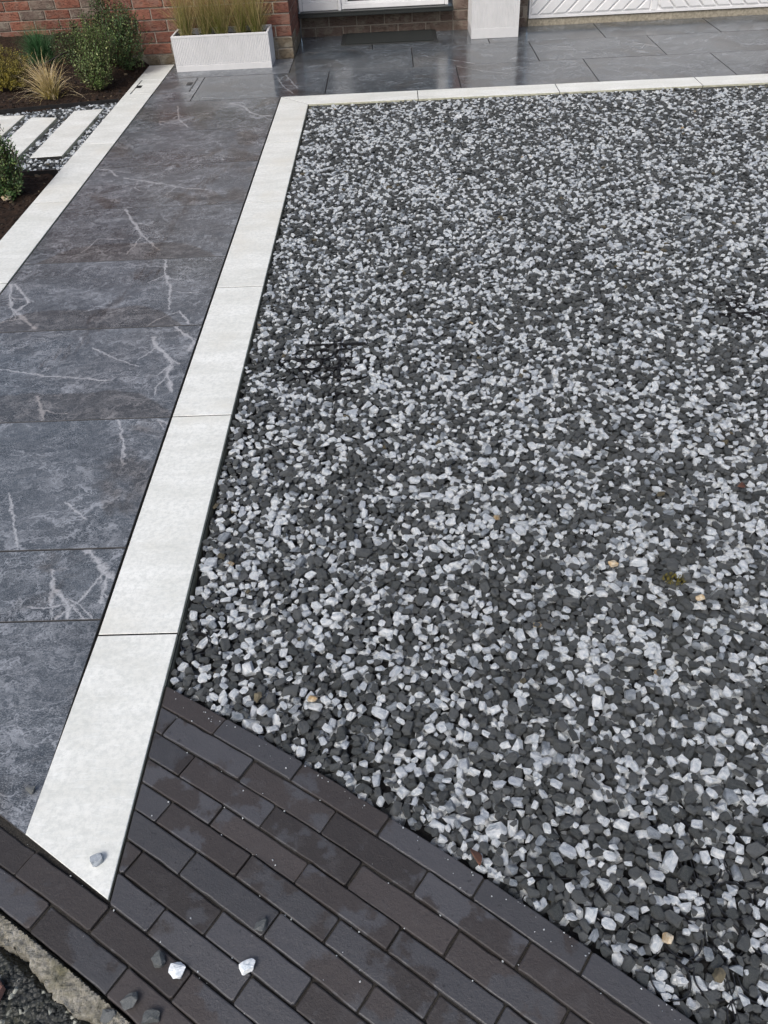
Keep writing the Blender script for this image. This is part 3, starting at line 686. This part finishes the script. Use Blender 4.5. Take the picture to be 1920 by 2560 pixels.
P = pack(-2.44, -1.06, 3.22, 4.68, in_strip, lambda x, y: -.008+vnoise(x, y, 6, 61)*.012, -.046, 15000, .022, 77)
ro, scl, va, to = dress(P, 9, .46)
scatter('strip_gravel', COLL, P[:, :3], ro, scl, va, to, 'grey and white chippings around the white stepping slabs')
for pts, lb in (([(-1.108, 4.612), (-1.60, 4.535), (-2.45, 4.385)], 'black plastic edging strip between back bed and slab gravel'), ([(-1.108, 3.268), (-1.75, 3.255), (-2.45, 3.245)], 'black plastic edging strip between front bed and slab gravel')):
    m = MB()
    for (xa, ya), (xb, yb) in zip(pts[:-1], pts[1:]):
        n = len(m.v); m.v += [(xa, ya-.003, -.06), (xa, ya+.004, -.06), (xa, ya+.004, .012), (xa, ya-.003, .012), (xb, yb-.003, -.06), (xb, yb+.004, -.06), (xb, yb+.004, .012), (xb, yb-.003, .012)]
        m.f += [(n, n+4, n+7, n+3), (n+1, n+2, n+6, n+5), (n+3, n+7, n+6, n+2), (n, n+3, n+2, n+1), (n+4, n+5, n+6, n+7)]; m.m += [0]*5
    o = m.build('edging_strip', [M_BLACK]); tag(o, lb, 'garden edging', 'black edging of the slab gravel')
for x, y, z, s_, kd, lb, sd_ in ((-1.262, 2.905, .0, .026, 'tan', 'tan stone lying on the soil of the front bed', 401), (-1.405, 5.02, .0, .024, 'tan', 'reddish tan stone on the soil below the shrub', 402)):
    stone(x, y, z-.006, s_, s_*.8, s_*.45, .3, kd, sd_, lb)

# ------------------------------------------------------------------ house
def brick_courses(root, mats, axis, fixed, a0, a1, z0, z1, phase, depth=.10, out=-1, zsolid=99, name='brick', mat_of=None, skip=None):
    """axis 'x': wall along x with face at y=fixed; axis 'y': face at x=fixed. out: side the face looks to"""
    big = MB(); cache = {}
    k = 0; z = z0
    while z < z1:
        zz0, zz1 = z+.005, min(z+.070, z1); p = phase[k % 2]
        n0 = math.floor((a0-p)/.225)
        for n in range(n0, int((a1-a0)/.225)+n0+3):
            b0, b1 = max(a0, p+n*.225+.005), min(a1, p+(n+1)*.225-.005)
            if b1-b0 < .025: continue
            if skip and skip(k, b0, b1, zz0): continue
            pr = random.uniform(-.0015, .0025)
            if axis == 'x': bx = (b0, b1, fixed+pr*out, fixed-out*depth)
            else: bx = (fixed+pr*out, fixed-out*depth, b0, b1)
            x0_, x1_ = sorted(bx[:2]); y0_, y1_ = sorted(bx[2:])
            if z < zsolid:
                key = (round(x1_-x0_, 3), round(y1_-y0_, 3), round(zz1-zz0, 3))
                mt = mat_of(k) if mat_of else mats[0]
                key += (mt.name,)
                if key not in cache:
                    m = MB(); hx, hy, hz = (x1_-x0_)/2, (y1_-y0_)/2, (zz1-zz0)/2; c = .002
                    bm = bmesh.new(); bmesh.ops.create_cube(bm, size=1); bmesh.ops.scale(bm, vec=(2*hx, 2*hy, 2*hz), verts=bm.verts); bmesh.ops.bevel(bm, geom=list(bm.edges), offset=.003, segments=1, affect='EDGES')
                    me = bpy.data.meshes.new(name); bm.to_mesh(me); bm.free(); me.materials.append(mt); cache[key] = me
                link(name, cache[key], root, ((x0_+x1_)/2-root.location.x, (y0_+y1_)/2-root.location.y, (zz0+zz1)/2))
            else: big.box(x0_-root.location.x, x1_-root.location.x, y0_-root.location.y, y1_-root.location.y, zz0, zz1)
        z += .075; k += 1
    if big.v: o = big.build('upper_bricks', [mats[0]], root, kind='stuff')
HT = 2.7
def wallroot(nm, x, y, lb): o = link(nm, None, None, (x, y, 0)); tag(o, lb, 'wall'); return o
# projecting wall behind the low planter
W1 = wallroot('brick_wall', -.69, 5.545, 'projecting red brick wall behind the low planter and shrubs')
def wmat(k): return M_BRICKW if k == 0 else M_BRICK
def w1mat(k): return M_BRICKW if k == 1 or (k == 2 and random.random() < .45) else M_BRICK
odd, ev = -.117, -.237
def main_mat(k): return M_BRICKW if k <= 1 else (M_BRICKW if (k == 2 and random.random() < .4) else M_BRICK)
ZB = .066-.075*2
brick_courses(W1, [M_BRICK], 'x', 5.545, -1.38, -.243, ZB, HT, (ev, odd-.225), zsolid=.60, mat_of=main_mat, skip=lambda k, b0, b1, z: .95 < z < 2.1 and b1 > -1.25 and b0 < -.30)
k = 0; z = ZB
upper = MB()
while z < HT:
    z0_, z1_ = z+.005, z+.070; L = [(-.238, 5.545, 5.647), (-.112, 5.545, 5.76)][k % 2]
    parts_ = [(L[0] if k % 2 == 0 else -.112, 0., 5.545, L[2])]
    if k % 2 == 1: parts_.append((-.238, -.122, 5.545, 5.645))
    y = L[2]+.010
    while y < 6.235:
        y2 = min(y+.215, 6.238)
        if y2-y > .03: parts_.append((-.1, 0., y, y2))
        y = y2+.010
    for q in parts_:
        if z < .6:
            bm = bmesh.new(); bmesh.ops.create_cube(bm, size=1); bmesh.ops.scale(bm, vec=(q[1]-q[0], q[3]-q[2], .065), verts=bm.verts); bmesh.ops.bevel(bm, geom=list(bm.edges), offset=.003, segments=1, affect='EDGES')
            me = bpy.data.meshes.new('brick'); bm.to_mesh(me); bm.free(); me.materials.append(main_mat(k))
            link('brick', me, W1, ((q[0]+q[1])/2+.69+random.uniform(-.001, .001), (q[2]+q[3])/2-5.545, (z0_+z1_)/2))
        else: upper.box(q[0]+.69, q[1]+.69, q[2]-5.545, q[3]-5.545, z0_, z1_)
    z += .075; k += 1
upper.build('upper_bricks', [M_BRICK], W1, kind='stuff')
m = MB(); m.box(-1.375+.69, .69-.006, .007, .70, -.1, HT-.006); m.build('mortar', [M_MORTAR], W1)
m = MB(); m.box(-1.395+.69, -1.381+.69, .0, 1.35, -.1, HT); m.build('wall_end', [M_MORTAR], W1)
WD = link('window', None, None, (-.77, 5.56, 1.52)); tag(WD, 'white framed window with a pale blind above the low planter', 'window')
for nm, b, mt_ in (('window_frame', (-.48, -.42, -.02, .02, -.59, .59), M_UPVC), ('window_frame', (.42, .48, -.02, .02, -.59, .59), M_UPVC), ('window_frame', (-.42, .42, -.02, .02, -.59, -.53), M_UPVC), ('window_frame', (-.42, .42, -.02, .02, .53, .59), M_UPVC), ('mullion', (-.025, .025, -.018, .018, -.53, .53), M_UPVC), ('window_sill', (-.50, .50, -.06, .03, -.62, -.592), M_UPVC), ('blind', (-.42, .42, .0185, .03, -.53, .53), white_paint('pale_blind', .6, .5))):
    m = MB(); m.box(*b, bev=.003); m.build(nm, [mt_], WD)
# recessed wall at the left
W2 = wallroot('brick_wall', -2.7, 6.9, 'recessed red brick wall behind the left end of the flower bed')
brick_courses(W2, [M_BRICK], 'x', 6.9, -4.2, -1.40, .021-.15, HT, (-2.42, -2.42+.1125), zsolid=.62, mat_of=lambda k: M_BRICKG if k in (3, 2, 4) and random.random() < .55 else M_BRICK)
m = MB(); m.box(-1.5, 1.3, .008, .3, -.1, HT-.006); m.build('mortar', [M_MORTAR], W2)
# wall around the front door and the garage
W3 = wallroot('brick_wall', 1.2, 6.24, 'brick wall with the front door, set back beside the garage')
W3z = .058-.075
brick_courses(W3, [M_BRICKG], 'x', 6.24, .004, 1.235, W3z, .15, (.12, .24-.005), mat_of=lambda k: M_BRICKG)
brick_courses(W3, [M_BRICK], 'x', 6.24, 1.245, 1.838, W3z, HT, (.12, .24-.005), zsolid=.60, mat_of=lambda k: M_BRICKG if k < 3 else M_BRICK)
brick_courses(W3, [M_BRICK], 'x', 6.24, .004, 1.24, 2.14, HT, (.12, .235), zsolid=0)
brick_courses(W3, [M_BRICK], 'x', 6.24, 1.85, 3.86, 2.14, HT, (.12, .235), zsolid=0)
brick_courses(W3, [M_BRICK], 'x', 6.24, 3.87, 5.2, W3z, HT, (.12, .235), zsolid=.60, mat_of=lambda k: M_BRICK)
m = MB()
for x0, x1, z0, z1 in ((.001, 1.24, -.1, .150), (1.238, 1.842, -.1, HT-.006), (.001, 1.238, 2.142, HT-.006), (1.842, 3.866, 2.142, HT-.006), (3.866, 5.2, -.1, HT-.006)): m.box(x0-1.2, x1-1.2, .008, .25, z0, z1)
m.build('mortar', [M_MORTAR], W3)
# front door
D = link('front_door', None, None, (.6, 6.22, .18)); tag(D, 'white front door with a narrow side window above a dark sill', 'door')
def dbox(nm, x0, x1, z0, z1, y0, y1, mat, par=D, bev=.003):
    bm = bmesh.new(); bmesh.ops.create_cube(bm, size=1); bmesh.ops.scale(bm, vec=(x1-x0, y1-y0, z1-z0), verts=bm.verts)
    if bev: bmesh.ops.bevel(bm, geom=list(bm.edges), offset=bev, segments=2, affect='EDGES')
    me = bpy.data.meshes.new(nm); bm.to_mesh(me); bm.free(); me.materials.append(mat)
    base = D.location
    return link(nm, me, par, ((x0+x1)/2-base.x, (y0+y1)/2-base.y, (z0+z1)/2-base.z))
dbox('frame', .010, .036, .185, 2.13, 6.175, 6.235, M_UPVC); dbox('frame', 1.172, 1.198, .185, 2.13, 6.175, 6.235, M_UPVC)
dbox('frame', .036, 1.172, 2.07, 2.13, 6.175, 6.235, M_UPVC); dbox('mullion', .322, .346, .181, 2.07, 6.165, 6.235, M_UPVC)
def sash(nm, x0, x1, z0, z1, w_, gl):
    s_ = dbox(nm, x0, x1, z0, z0+w_, 6.185, 6.235, M_UPVC)
    dbox('stile', x0, x0+w_, z0+w_, z1-w_, 6.185, 6.235, M_UPVC); dbox('stile', x1-w_, x1, z0+w_, z1-w_, 6.185, 6.235, M_UPVC); dbox('top_rail', x0, x1, z1-w_, z1, 6.185, 6.235, M_UPVC)
    for a in ((x0+w_, x1-w_, z0+w_, z0+w_+.014), (x0+w_, x1-w_, z1-w_-.014, z1-w_), (x0+w_, x0+w_+.014, z0+w_+.014, z1-w_-.014), (x1-w_-.014, x1-w_, z0+w_+.014, z1-w_-.014)):
        dbox('glazing_bead', *a, 6.197, 6.23, M_UPVC, bev=.002)
    if gl: dbox('glass', x0+w_+.014, x1-w_-.014, z0+w_+.014, z1-w_-.014, 6.212, 6.224, M_GLASS, bev=0)
sash('bottom_rail', .038, .320, .184, 2.068, .058, True)
sash('bottom_rail', .348, 1.170, .186, 2.068, .036, True)
dbox('sill', .004, 1.236, .153, .172, 6.100, 6.239, M_SILL, bev=.005); dbox('sill_nosing', .004, 1.236, .172, .183, 6.122, 6.239, M_SILL, bev=.003)
dbox('handle', 1.135, 1.155, 1.10, 1.24, 6.155, 6.184, STEEL)
# door mat
mt = link('door_mat', None, None, (.722, 6.03, 0)); tag(mt, 'charcoal ribbed door mat on the patio below the front door', 'mat')
m = MB(); m.box(-.382, .378, -.195, .200, .0, .006, bev=.002); m.build('rubber_edge', [M_MATR], mt)
m = MB(); m.box(-.350, .346, -.18, .185, .0062, .012, bev=.002); m.build('pile', [M_MAT], mt)
# garage door
G = link('garage_door', None, None, (2.86, 6.205, .055)); tag(G, 'white up and over garage door with diagonal chevron ribs', 'garage door')
m = MB(); m.box(1.85-2.86, 3.86-2.86, .012, .04, .005, 2.06); m.build('backing', [M_GDOOR], G)
def gb(nm, x0, x1, z0, z1, y0=0., y1=.012): m = MB(); m.box(x0-2.86, x1-2.86, y0, y1, z0, z1); return m.build(nm, [M_GDOOR], G)
gb('frame_bar', 1.848, 3.862, 0., .014, -.006, .02); gb('frame_bar', 1.848, 1.858, .014, 2.06, -.006, .02); gb('frame_bar', 3.852, 3.862, .014, 2.06, -.006, .02); gb('frame_bar', 1.858, 3.852, 2.05, 2.062, -.006, .02)
def vface(nm, poly, y0, y1, bev=.004):   # polygon in x,z extruded towards the street, chamfered
    if area(poly) < 0: poly = poly[::-1]
    L = len(poly); v = []; f = []
    for d, yy in ((0, y1), (0, y0+bev), (bev, y0)):
        for p in inset(poly, d): v.append((p[0]-2.86, yy, p[1]))
    for k_ in range(2):
        for i in range(L): j = (i+1) % L; f.append((k_*L+i, k_*L+j, (k_+1)*L+j, (k_+1)*L+i))
    f.append(tuple(range(2*L, 3*L))); o = link(nm, pyd(nm, v, f), G, mats=[M_GDOOR]); return o
vface('centre_strip', [(2.818, .016), (2.868, .016), (2.868, 2.045), (2.818, 2.045)], .001, .012)
for side in (-1, 1):
    xa, xb = (1.866, 2.808) if side < 0 else (2.878, 3.846)
    for i in range(-20, 20):
        x0 = (1.905 if side < 0 else 2.930)+.112*i
        sl_ = 1 if side < 0 else -1
        poly = [(x0, .0), (x0+.098, .0), (x0+.098+sl_*2.1, 2.1), (x0+sl_*2.1, 2.1)]
        for pt, nn in (((xa, 0), (1, 0)), ((xb, 0), (-1, 0)), ((0, .026), (0, 1)), ((0, 2.04), (0, -1))):
            poly = clip(poly, pt, nn) if len(poly) > 2 else poly
        if len(poly) > 2 and abs(area(poly)) > .0008: vface('panel', poly, -.002, .012, .006)
m = MB(); m.box(1.846, 5.0, 6.212, 6.36, -.1, .050, bev=.004)
o = m.build('concrete_step', [M_CONC]); tag(o, 'narrow weathered concrete sill under the garage door', 'step')
# dark interior plug behind the door gap
# ------------------------------------------------------------------ planters
def ribbed(root, hx, hy, z0, z1, pitch, dep=.0024):
    pts = []
    def side(p, q):
        p, q = Vector(p), Vector(q); L = (q-p).length; n = int(L/pitch); e = (q-p)/L; nn = Vector((e.y, -e.x)); s0 = (L-n*pitch)/2
        pts.append(tuple(p))
        for i in range(n):
            a = s0+i*pitch
            for t_, o_ in ((.12, 0), (.30, dep), (.62, dep), (.80, 0)): pts.append(tuple(p+e*(a+t_*pitch)+nn*(o_-dep)))
    side((-hx, -hy), (hx, -hy)); side((hx, -hy), (hx, hy)); side((hx, hy), (-hx, hy)); side((-hx, hy), (-hx, -hy))
    n = len(pts); v = [(x, y, z0) for x, y in pts]+[(x, y, z1) for x, y in pts]; f = [(i, (i+1) % n, n+(i+1) % n, n+i) for i in range(n)]
    o = link('ribbed_body', pyd('ribbed_body', v, f), root, mats=[M_POT])
def planter(x0, x1, y0, y1, H, pl, lb):
    r = link('planter', None, None, ((x0+x1)/2, (y0+y1)/2, .001)); tag(r, lb, 'planter')
    hx, hy = (x1-x0)/2, (y1-y0)/2
    m = MB(); m.box(-hx, hx, -hy, hy, 0, pl, bev=.002); m.build('plinth', [M_POT], r)
    ribbed(r, hx, hy, pl-.002, H-.012, .0122)
    m = MB(); t_ = .016
    for b in ((-hx, hx, -hy, -hy+t_), (-hx, hx, hy-t_, hy), (-hx, -hx+t_, -hy+t_, hy-t_), (hx-t_, hx, -hy+t_, hy-t_)): m.box(*b, H-.014, H, bev=.002)
    for b in ((-hx+.004, hx-.004, -hy+.004, -hy+t_), (-hx+.004, hx-.004, hy-t_, hy-.004), (-hx+.004, -hx+t_, -hy+t_, hy-t_), (hx-t_, hx-.004, -hy+t_, hy-t_)): m.box(*b, H-.07, H-.014)
    m.build('rim', [M_POT], r)
    n = 26; X_ = np.linspace(-hx+t_, hx-t_, n); Y_ = np.linspace(-hy+t_, hy-t_, 12)
    v = [(x, y, H-.035+random.uniform(-.006, .008)) for x in X_ for y in Y_]; f = [(i*12+j, (i+1)*12+j, (i+1)*12+j+1, i*12+j+1) for i in range(n-1) for j in range(11)]
    link('soil', pyd('soil', v, f), r, mats=[M_SOIL]); return r
planter(-.842, -.140, 5.285, 5.537, .228, .038, 'long low ribbed pale grey planter holding grasses')
planter(1.360, 1.724, 5.858, 6.215, .80, .068, 'tall square ribbed pale grey planter between door and garage')

# ------------------------------------------------------------------ plants
def blade_mat(name, a, b, c, rough=.6):
    t = NT(name); q = t.n('Attribute'); q.attribute_name = 'along'; q2 = t.n('Attribute'); q2.attribute_name = 'vary'
    col = t.mix(t.ramp(q.outputs['Fac'], .15, .85), a, b); col = t.mix(t.ramp(q2.outputs['Fac'], .45, 1.), col, c)
    t.b.inputs['Transmission Weight'].default_value = 0
    return t.fin(col, rough, .3)
def tuft(name, part, loc, n, L, spread, width, mat, droop, label, cat, group=None, base=.02, seed=1, upright=.35, bias=(0, 0)):
    r = random.Random(seed); v = []; f = []; al = []; va = []
    root = link(name, None, None, loc); tag(root, label, cat, group)
    for i in range(n):
        az_ = r.uniform(0, 2*math.pi); ln = L*r.uniform(.55, 1.1); an = abs(r.gauss(0, spread))+.03
        d = Vector((math.cos(az_)*math.sin(an)+bias[0], math.sin(az_)*math.sin(an)+bias[1], math.cos(an))).normalized()
        p = Vector((r.gauss(0, base), r.gauss(0, base), -.005)); seg = 7; side = Vector((-math.sin(az_), math.cos(az_), 0))*width*r.uniform(.6, 1.2); vv = r.random()
        side = (Matrix.Rotation(r.uniform(-1.2, 1.2), 3, 'Z') @ side); dr = droop*r.uniform(.5, 1.6)
        for k in range(seg+1):
            t_ = k/seg; wd = (1-t_**1.6)*.9+.1; v += [tuple(p-side*wd*.5), tuple(p+side*wd*.5)]; al += [t_, t_]; va += [vv, vv]
            d = (d+Vector((math.cos(az_)*.15, math.sin(az_)*.15, -1))*dr*t_/seg*2.2).normalized(); p = p+d*(ln/seg)
            if p.z < .004: p.z = .004
        n0 = len(v)-2*(seg+1)
        for k in range(seg): f.append((n0+2*k, n0+2*k+1, n0+2*k+3, n0+2*k+2))
    me = pyd(part, v, f, smooth=True)
    for nm, da in (('along', al), ('vary', va)):
        a = me.attributes.new(nm, 'FLOAT', 'POINT'); a.data.foreach_set('value', np.asarray(da, np.float32))
    o = link(part, me, root, mats=[mat]); o['kind'] = 'stuff'
    return root
MG_POT = blade_mat('feather_grass_blade', (.12, .15, .025), (.24, .20, .06), (.50, .38, .20))
MG_STRAW = blade_mat('straw_sedge_blade', (.30, .25, .06), (.55, .42, .22), (.72, .60, .40))
MG_BLUE = blade_mat('blue_fescue_blade', (.02, .080, .022), (.04, .125, .045), (.10, .19, .09))
plc = [('leftmost', 458), ('second from left', 508), ('middle', 555), ('second from right', 600), ('rightmost', 645)]
for i, x in enumerate((-.745, -.602, -.487, -.350, -.232)):
    nm = ('leftmost', 'second from the left', 'middle', 'second from the right', 'rightmost')[i]
    tuft('grass_plant', 'blades', (x, 5.40+.012*(i % 2), .196), 400, .40, .36, .0023, MG_POT, .80, nm+' green and straw feather grass of the low planter', 'grass', 'feather grasses in the low planter', .017, 10+i)
tuft('sedge_plant', 'blades', (-1.62, 4.80, -.01), 300, .30, .60, .0044, MG_STRAW, 1.0, 'straw coloured arching sedge tuft in the back bed', 'grass', None, .018, 31, bias=(-.12, 0))
tuft('fescue_plant', 'blades', (-2.0, 5.78, .02), 1100, .27, .80, .0034, MG_BLUE, .8, 'blue green spiky grass mound by the recessed brick wall', 'grass', None, .03, 32)
def leaf_mat(name, a, b, c, rough=.45):
    t = NT(name); q2 = t.n('Attribute'); q2.attribute_name = 'vary'
    col = t.mix(t.ramp(q2.outputs['Fac'], 0, .6), a, b); col = t.mix(t.ramp(q2.outputs['Fac'], .72, 1.), col, c)
    return t.fin(col, rough, .4)
def shrub(name, loc, lobes, ntw, lps, ll, mat, label, seed, cat='shrub', stems=5, lw=.5, twl=.09):
    r = random.Random(seed); root = link(name, None, None, loc); tag(root, label, cat)
    v = []; f = []; va = []; st = MB(); tot = sum(l[3]*l[4]*l[5] for l in lobes)
    def tube(m, a, b, ra, rb):
        a, b = Vector(a), Vector(b); d = (b-a).normalized(); u = d.orthogonal().normalized(); w_ = d.cross(u); n = len(m.v)
        for P_, rr in ((a, ra), (b, rb)):
            for k in range(4): an = k*math.pi/2; m.v.append(tuple(P_+(u*math.cos(an)+w_*math.sin(an))*rr))
        for k in range(4): m.f.append((n+k, n+(k+1) % 4, n+4+(k+1) % 4, n+4+k)); m.m.append(0)
    for lx, ly, lz, rx, ry, rz in lobes:
        c = Vector((lx, ly, lz)); tube(st, (lx*.15, ly*.15, -.02), tuple(c*.75+Vector((0, 0, 0))), .007, .004)
        for i in range(max(12, int(ntw*(rx*ry*rz)/tot))):
            d = Vector((r.gauss(0, 1), r.gauss(0, 1), r.gauss(.15, 1))).normalized(); q = r.random()**.38
            if i % 9 == 0: q *= r.uniform(1.1, 1.38)
            tip = c+Vector((d.x*rx, d.y*ry, d.z*rz))*q
            if tip.z < .02: tip.z = .02+r.random()*.05
            dr = ((tip-Vector((lx*.3, ly*.3, lz*.25))).normalized()+Vector((r.gauss(0, .3), r.gauss(0, .3), .35))).normalized()
            s0 = tip-dr*twl; tube(st, s0, tip, .0014, .0008); tv = r.random()*.5
            for k in range(lps):
                t_ = (k+.6)/lps; p = s0+(tip-s0)*t_; az_ = k*2.4+r.random(); u = dr.orthogonal().normalized(); w_ = dr.cross(u)
                o_ = (u*math.cos(az_)+w_*math.sin(az_)+dr*.55+Vector((0, 0, .15))).normalized(); s_ = ll*r.uniform(.65, 1.15); sd_ = o_.cross(dr).normalized()*s_*lw*.5
                up = o_.cross(sd_).normalized()*s_*.10; n = len(v)
                v += [tuple(p), tuple(p+o_*s_*.5+sd_+up), tuple(p+o_*s_), tuple(p+o_*s_*.5-sd_+up), tuple(p+o_*s_*.52)]
                f += [(n, n+1, n+4), (n+1, n+2, n+4), (n+2, n+3, n+4), (n+3, n, n+4)]
                va += [min(1, tv+r.random()*.6)]*5
    me = pyd('foliage', v, f)
    a = me.attributes.new('vary', 'FLOAT', 'POINT'); a.data.foreach_set('value', np.asarray(va, np.float32))
    o = link('foliage', me, root, mats=[mat]); o['kind'] = 'stuff'
    st.build('stems', [plain('brown_bark', (.05, .035, .022), .85, 60, .3)], root, kind='stuff')
    return root
ML1 = leaf_mat('olive_variegated_leaf', (.035, .075, .018), (.095, .150, .035), (.40, .44, .19))
ML2 = leaf_mat('dark_green_leaf', (.018, .050, .014), (.050, .100, .026), (.22, .28, .09))
ML3 = leaf_mat('yellow_green_leaf', (.10, .095, .014), (.22, .18, .025), (.34, .29, .07))
shrub('shrub', (-1.32, 4.93, .0), [(0, 0, .15, .15, .14, .15), (.02, .08, .29, .14, .13, .12)], 480, 9, .018, ML1, 'compact variegated shrub at the front of the back bed', 61)
shrub('shrub', (-1.20, 5.30, .02), [(.0, -.02, .20, .18, .13, .18), (.03, .0, .33, .12, .11, .12)], 480, 9, .018, ML2, 'dark green bushy shrub against the end of the projecting wall', 62)
shrub('shrub', (-1.42, 5.36, .02), [(0, 0, .22, .16, .14, .18), (-.17, -.02, .20, .13, .12, .14), (.10, .02, .38, .09, .09, .12), (.12, .03, .50, .06, .06, .09)], 560, 8, .019, ML2, 'tall loose variegated shrub with a pointed top in front of the brick joint', 63)
shrub('yellow_shrub', (-2.02, 5.08, .0), [(0, 0, .13, .20, .18, .16), (.04, -.04, .09, .16, .14, .10)], 800, 9, .013, ML3, 'rounded yellow green shrub at the left edge of the back bed', 64, lw=.45, twl=.045)
shrub('shrub', (-1.29, 2.98, -.01), [(0, 0, .13, .13, .13, .13), (-.04, .03, .24, .13, .11, .12), (.07, .0, .18, .07, .08, .09), (.03, .05, .37, .035, .04, .09), (.05, -.04, .08, .08, .08, .08)], 520, 9, .020, ML2, 'dark leafy shrub in the front bed overhanging the stepping slabs', 65)
# twigs, hose and cable
def cable(name, pts, r0, mat, label, cat):
    P_ = [Vector(p) for p in pts]; path_ = []
    for a in range(len(P_)-1):
        p0, p1, p2, p3 = P_[max(a-1, 0)], P_[a], P_[a+1], P_[min(a+2, len(P_)-1)]
        for k in range(6):
            t_ = k/6; path_.append(.5*((2*p1)+(p2-p0)*t_+(2*p0-5*p1+4*p2-p3)*t_*t_+(3*p1-p0-3*p2+p3)*t_**3))
    path_.append(P_[-1]); v = []; f = []; L = len(path_)
    for a, p in enumerate(path_):
        d = (path_[min(a+1, L-1)]-path_[max(a-1, 0)]).normalized(); u = d.cross(Vector((.1, .3, 1))).normalized(); w_ = d.cross(u)
        for k in range(6): an = k*math.pi/3; v.append(tuple(p+(u*math.cos(an)+w_*math.sin(an))*r0))
    for a in range(L-1):
        for k in range(6): f.append((6*a+k, 6*a+(k+1) % 6, 6*a+6+(k+1) % 6, 6*a+6+k))
    o = link(name, pyd(name, v, f, smooth=True), mats=[mat]); tag(o, label, cat); return o
cable('cable', [(-1.78, 6.885, .75), (-1.77, 6.88, .50), (-1.75, 6.87, .40), (-1.68, 6.87, .385), (-1.62, 6.88, .42), (-1.58, 6.885, .75)], .004, plain('grey_cable', (.30, .30, .33), .5, 50, .1), 'loop of grey cable hanging on the brick wall above the tall shrub', 'cable')
cable('irrigation_hose', [(-2.02, 5.30, .03), (-1.85, 5.42, .07), (-1.68, 5.62, .12), (-1.60, 5.75, .10)], .007, M_BLACK, 'black hose over the soil between spiky grass and shrub', 'hose')
cable('twig', [(-1.42, 5.02, .03), (-1.38, 4.95, .025), (-1.33, 4.87, .012)], .0025, plain('twig_bark', (.10, .075, .05), .8, 60, .2), 'thin dry twig on the soil beside the compact shrub', 'twig')
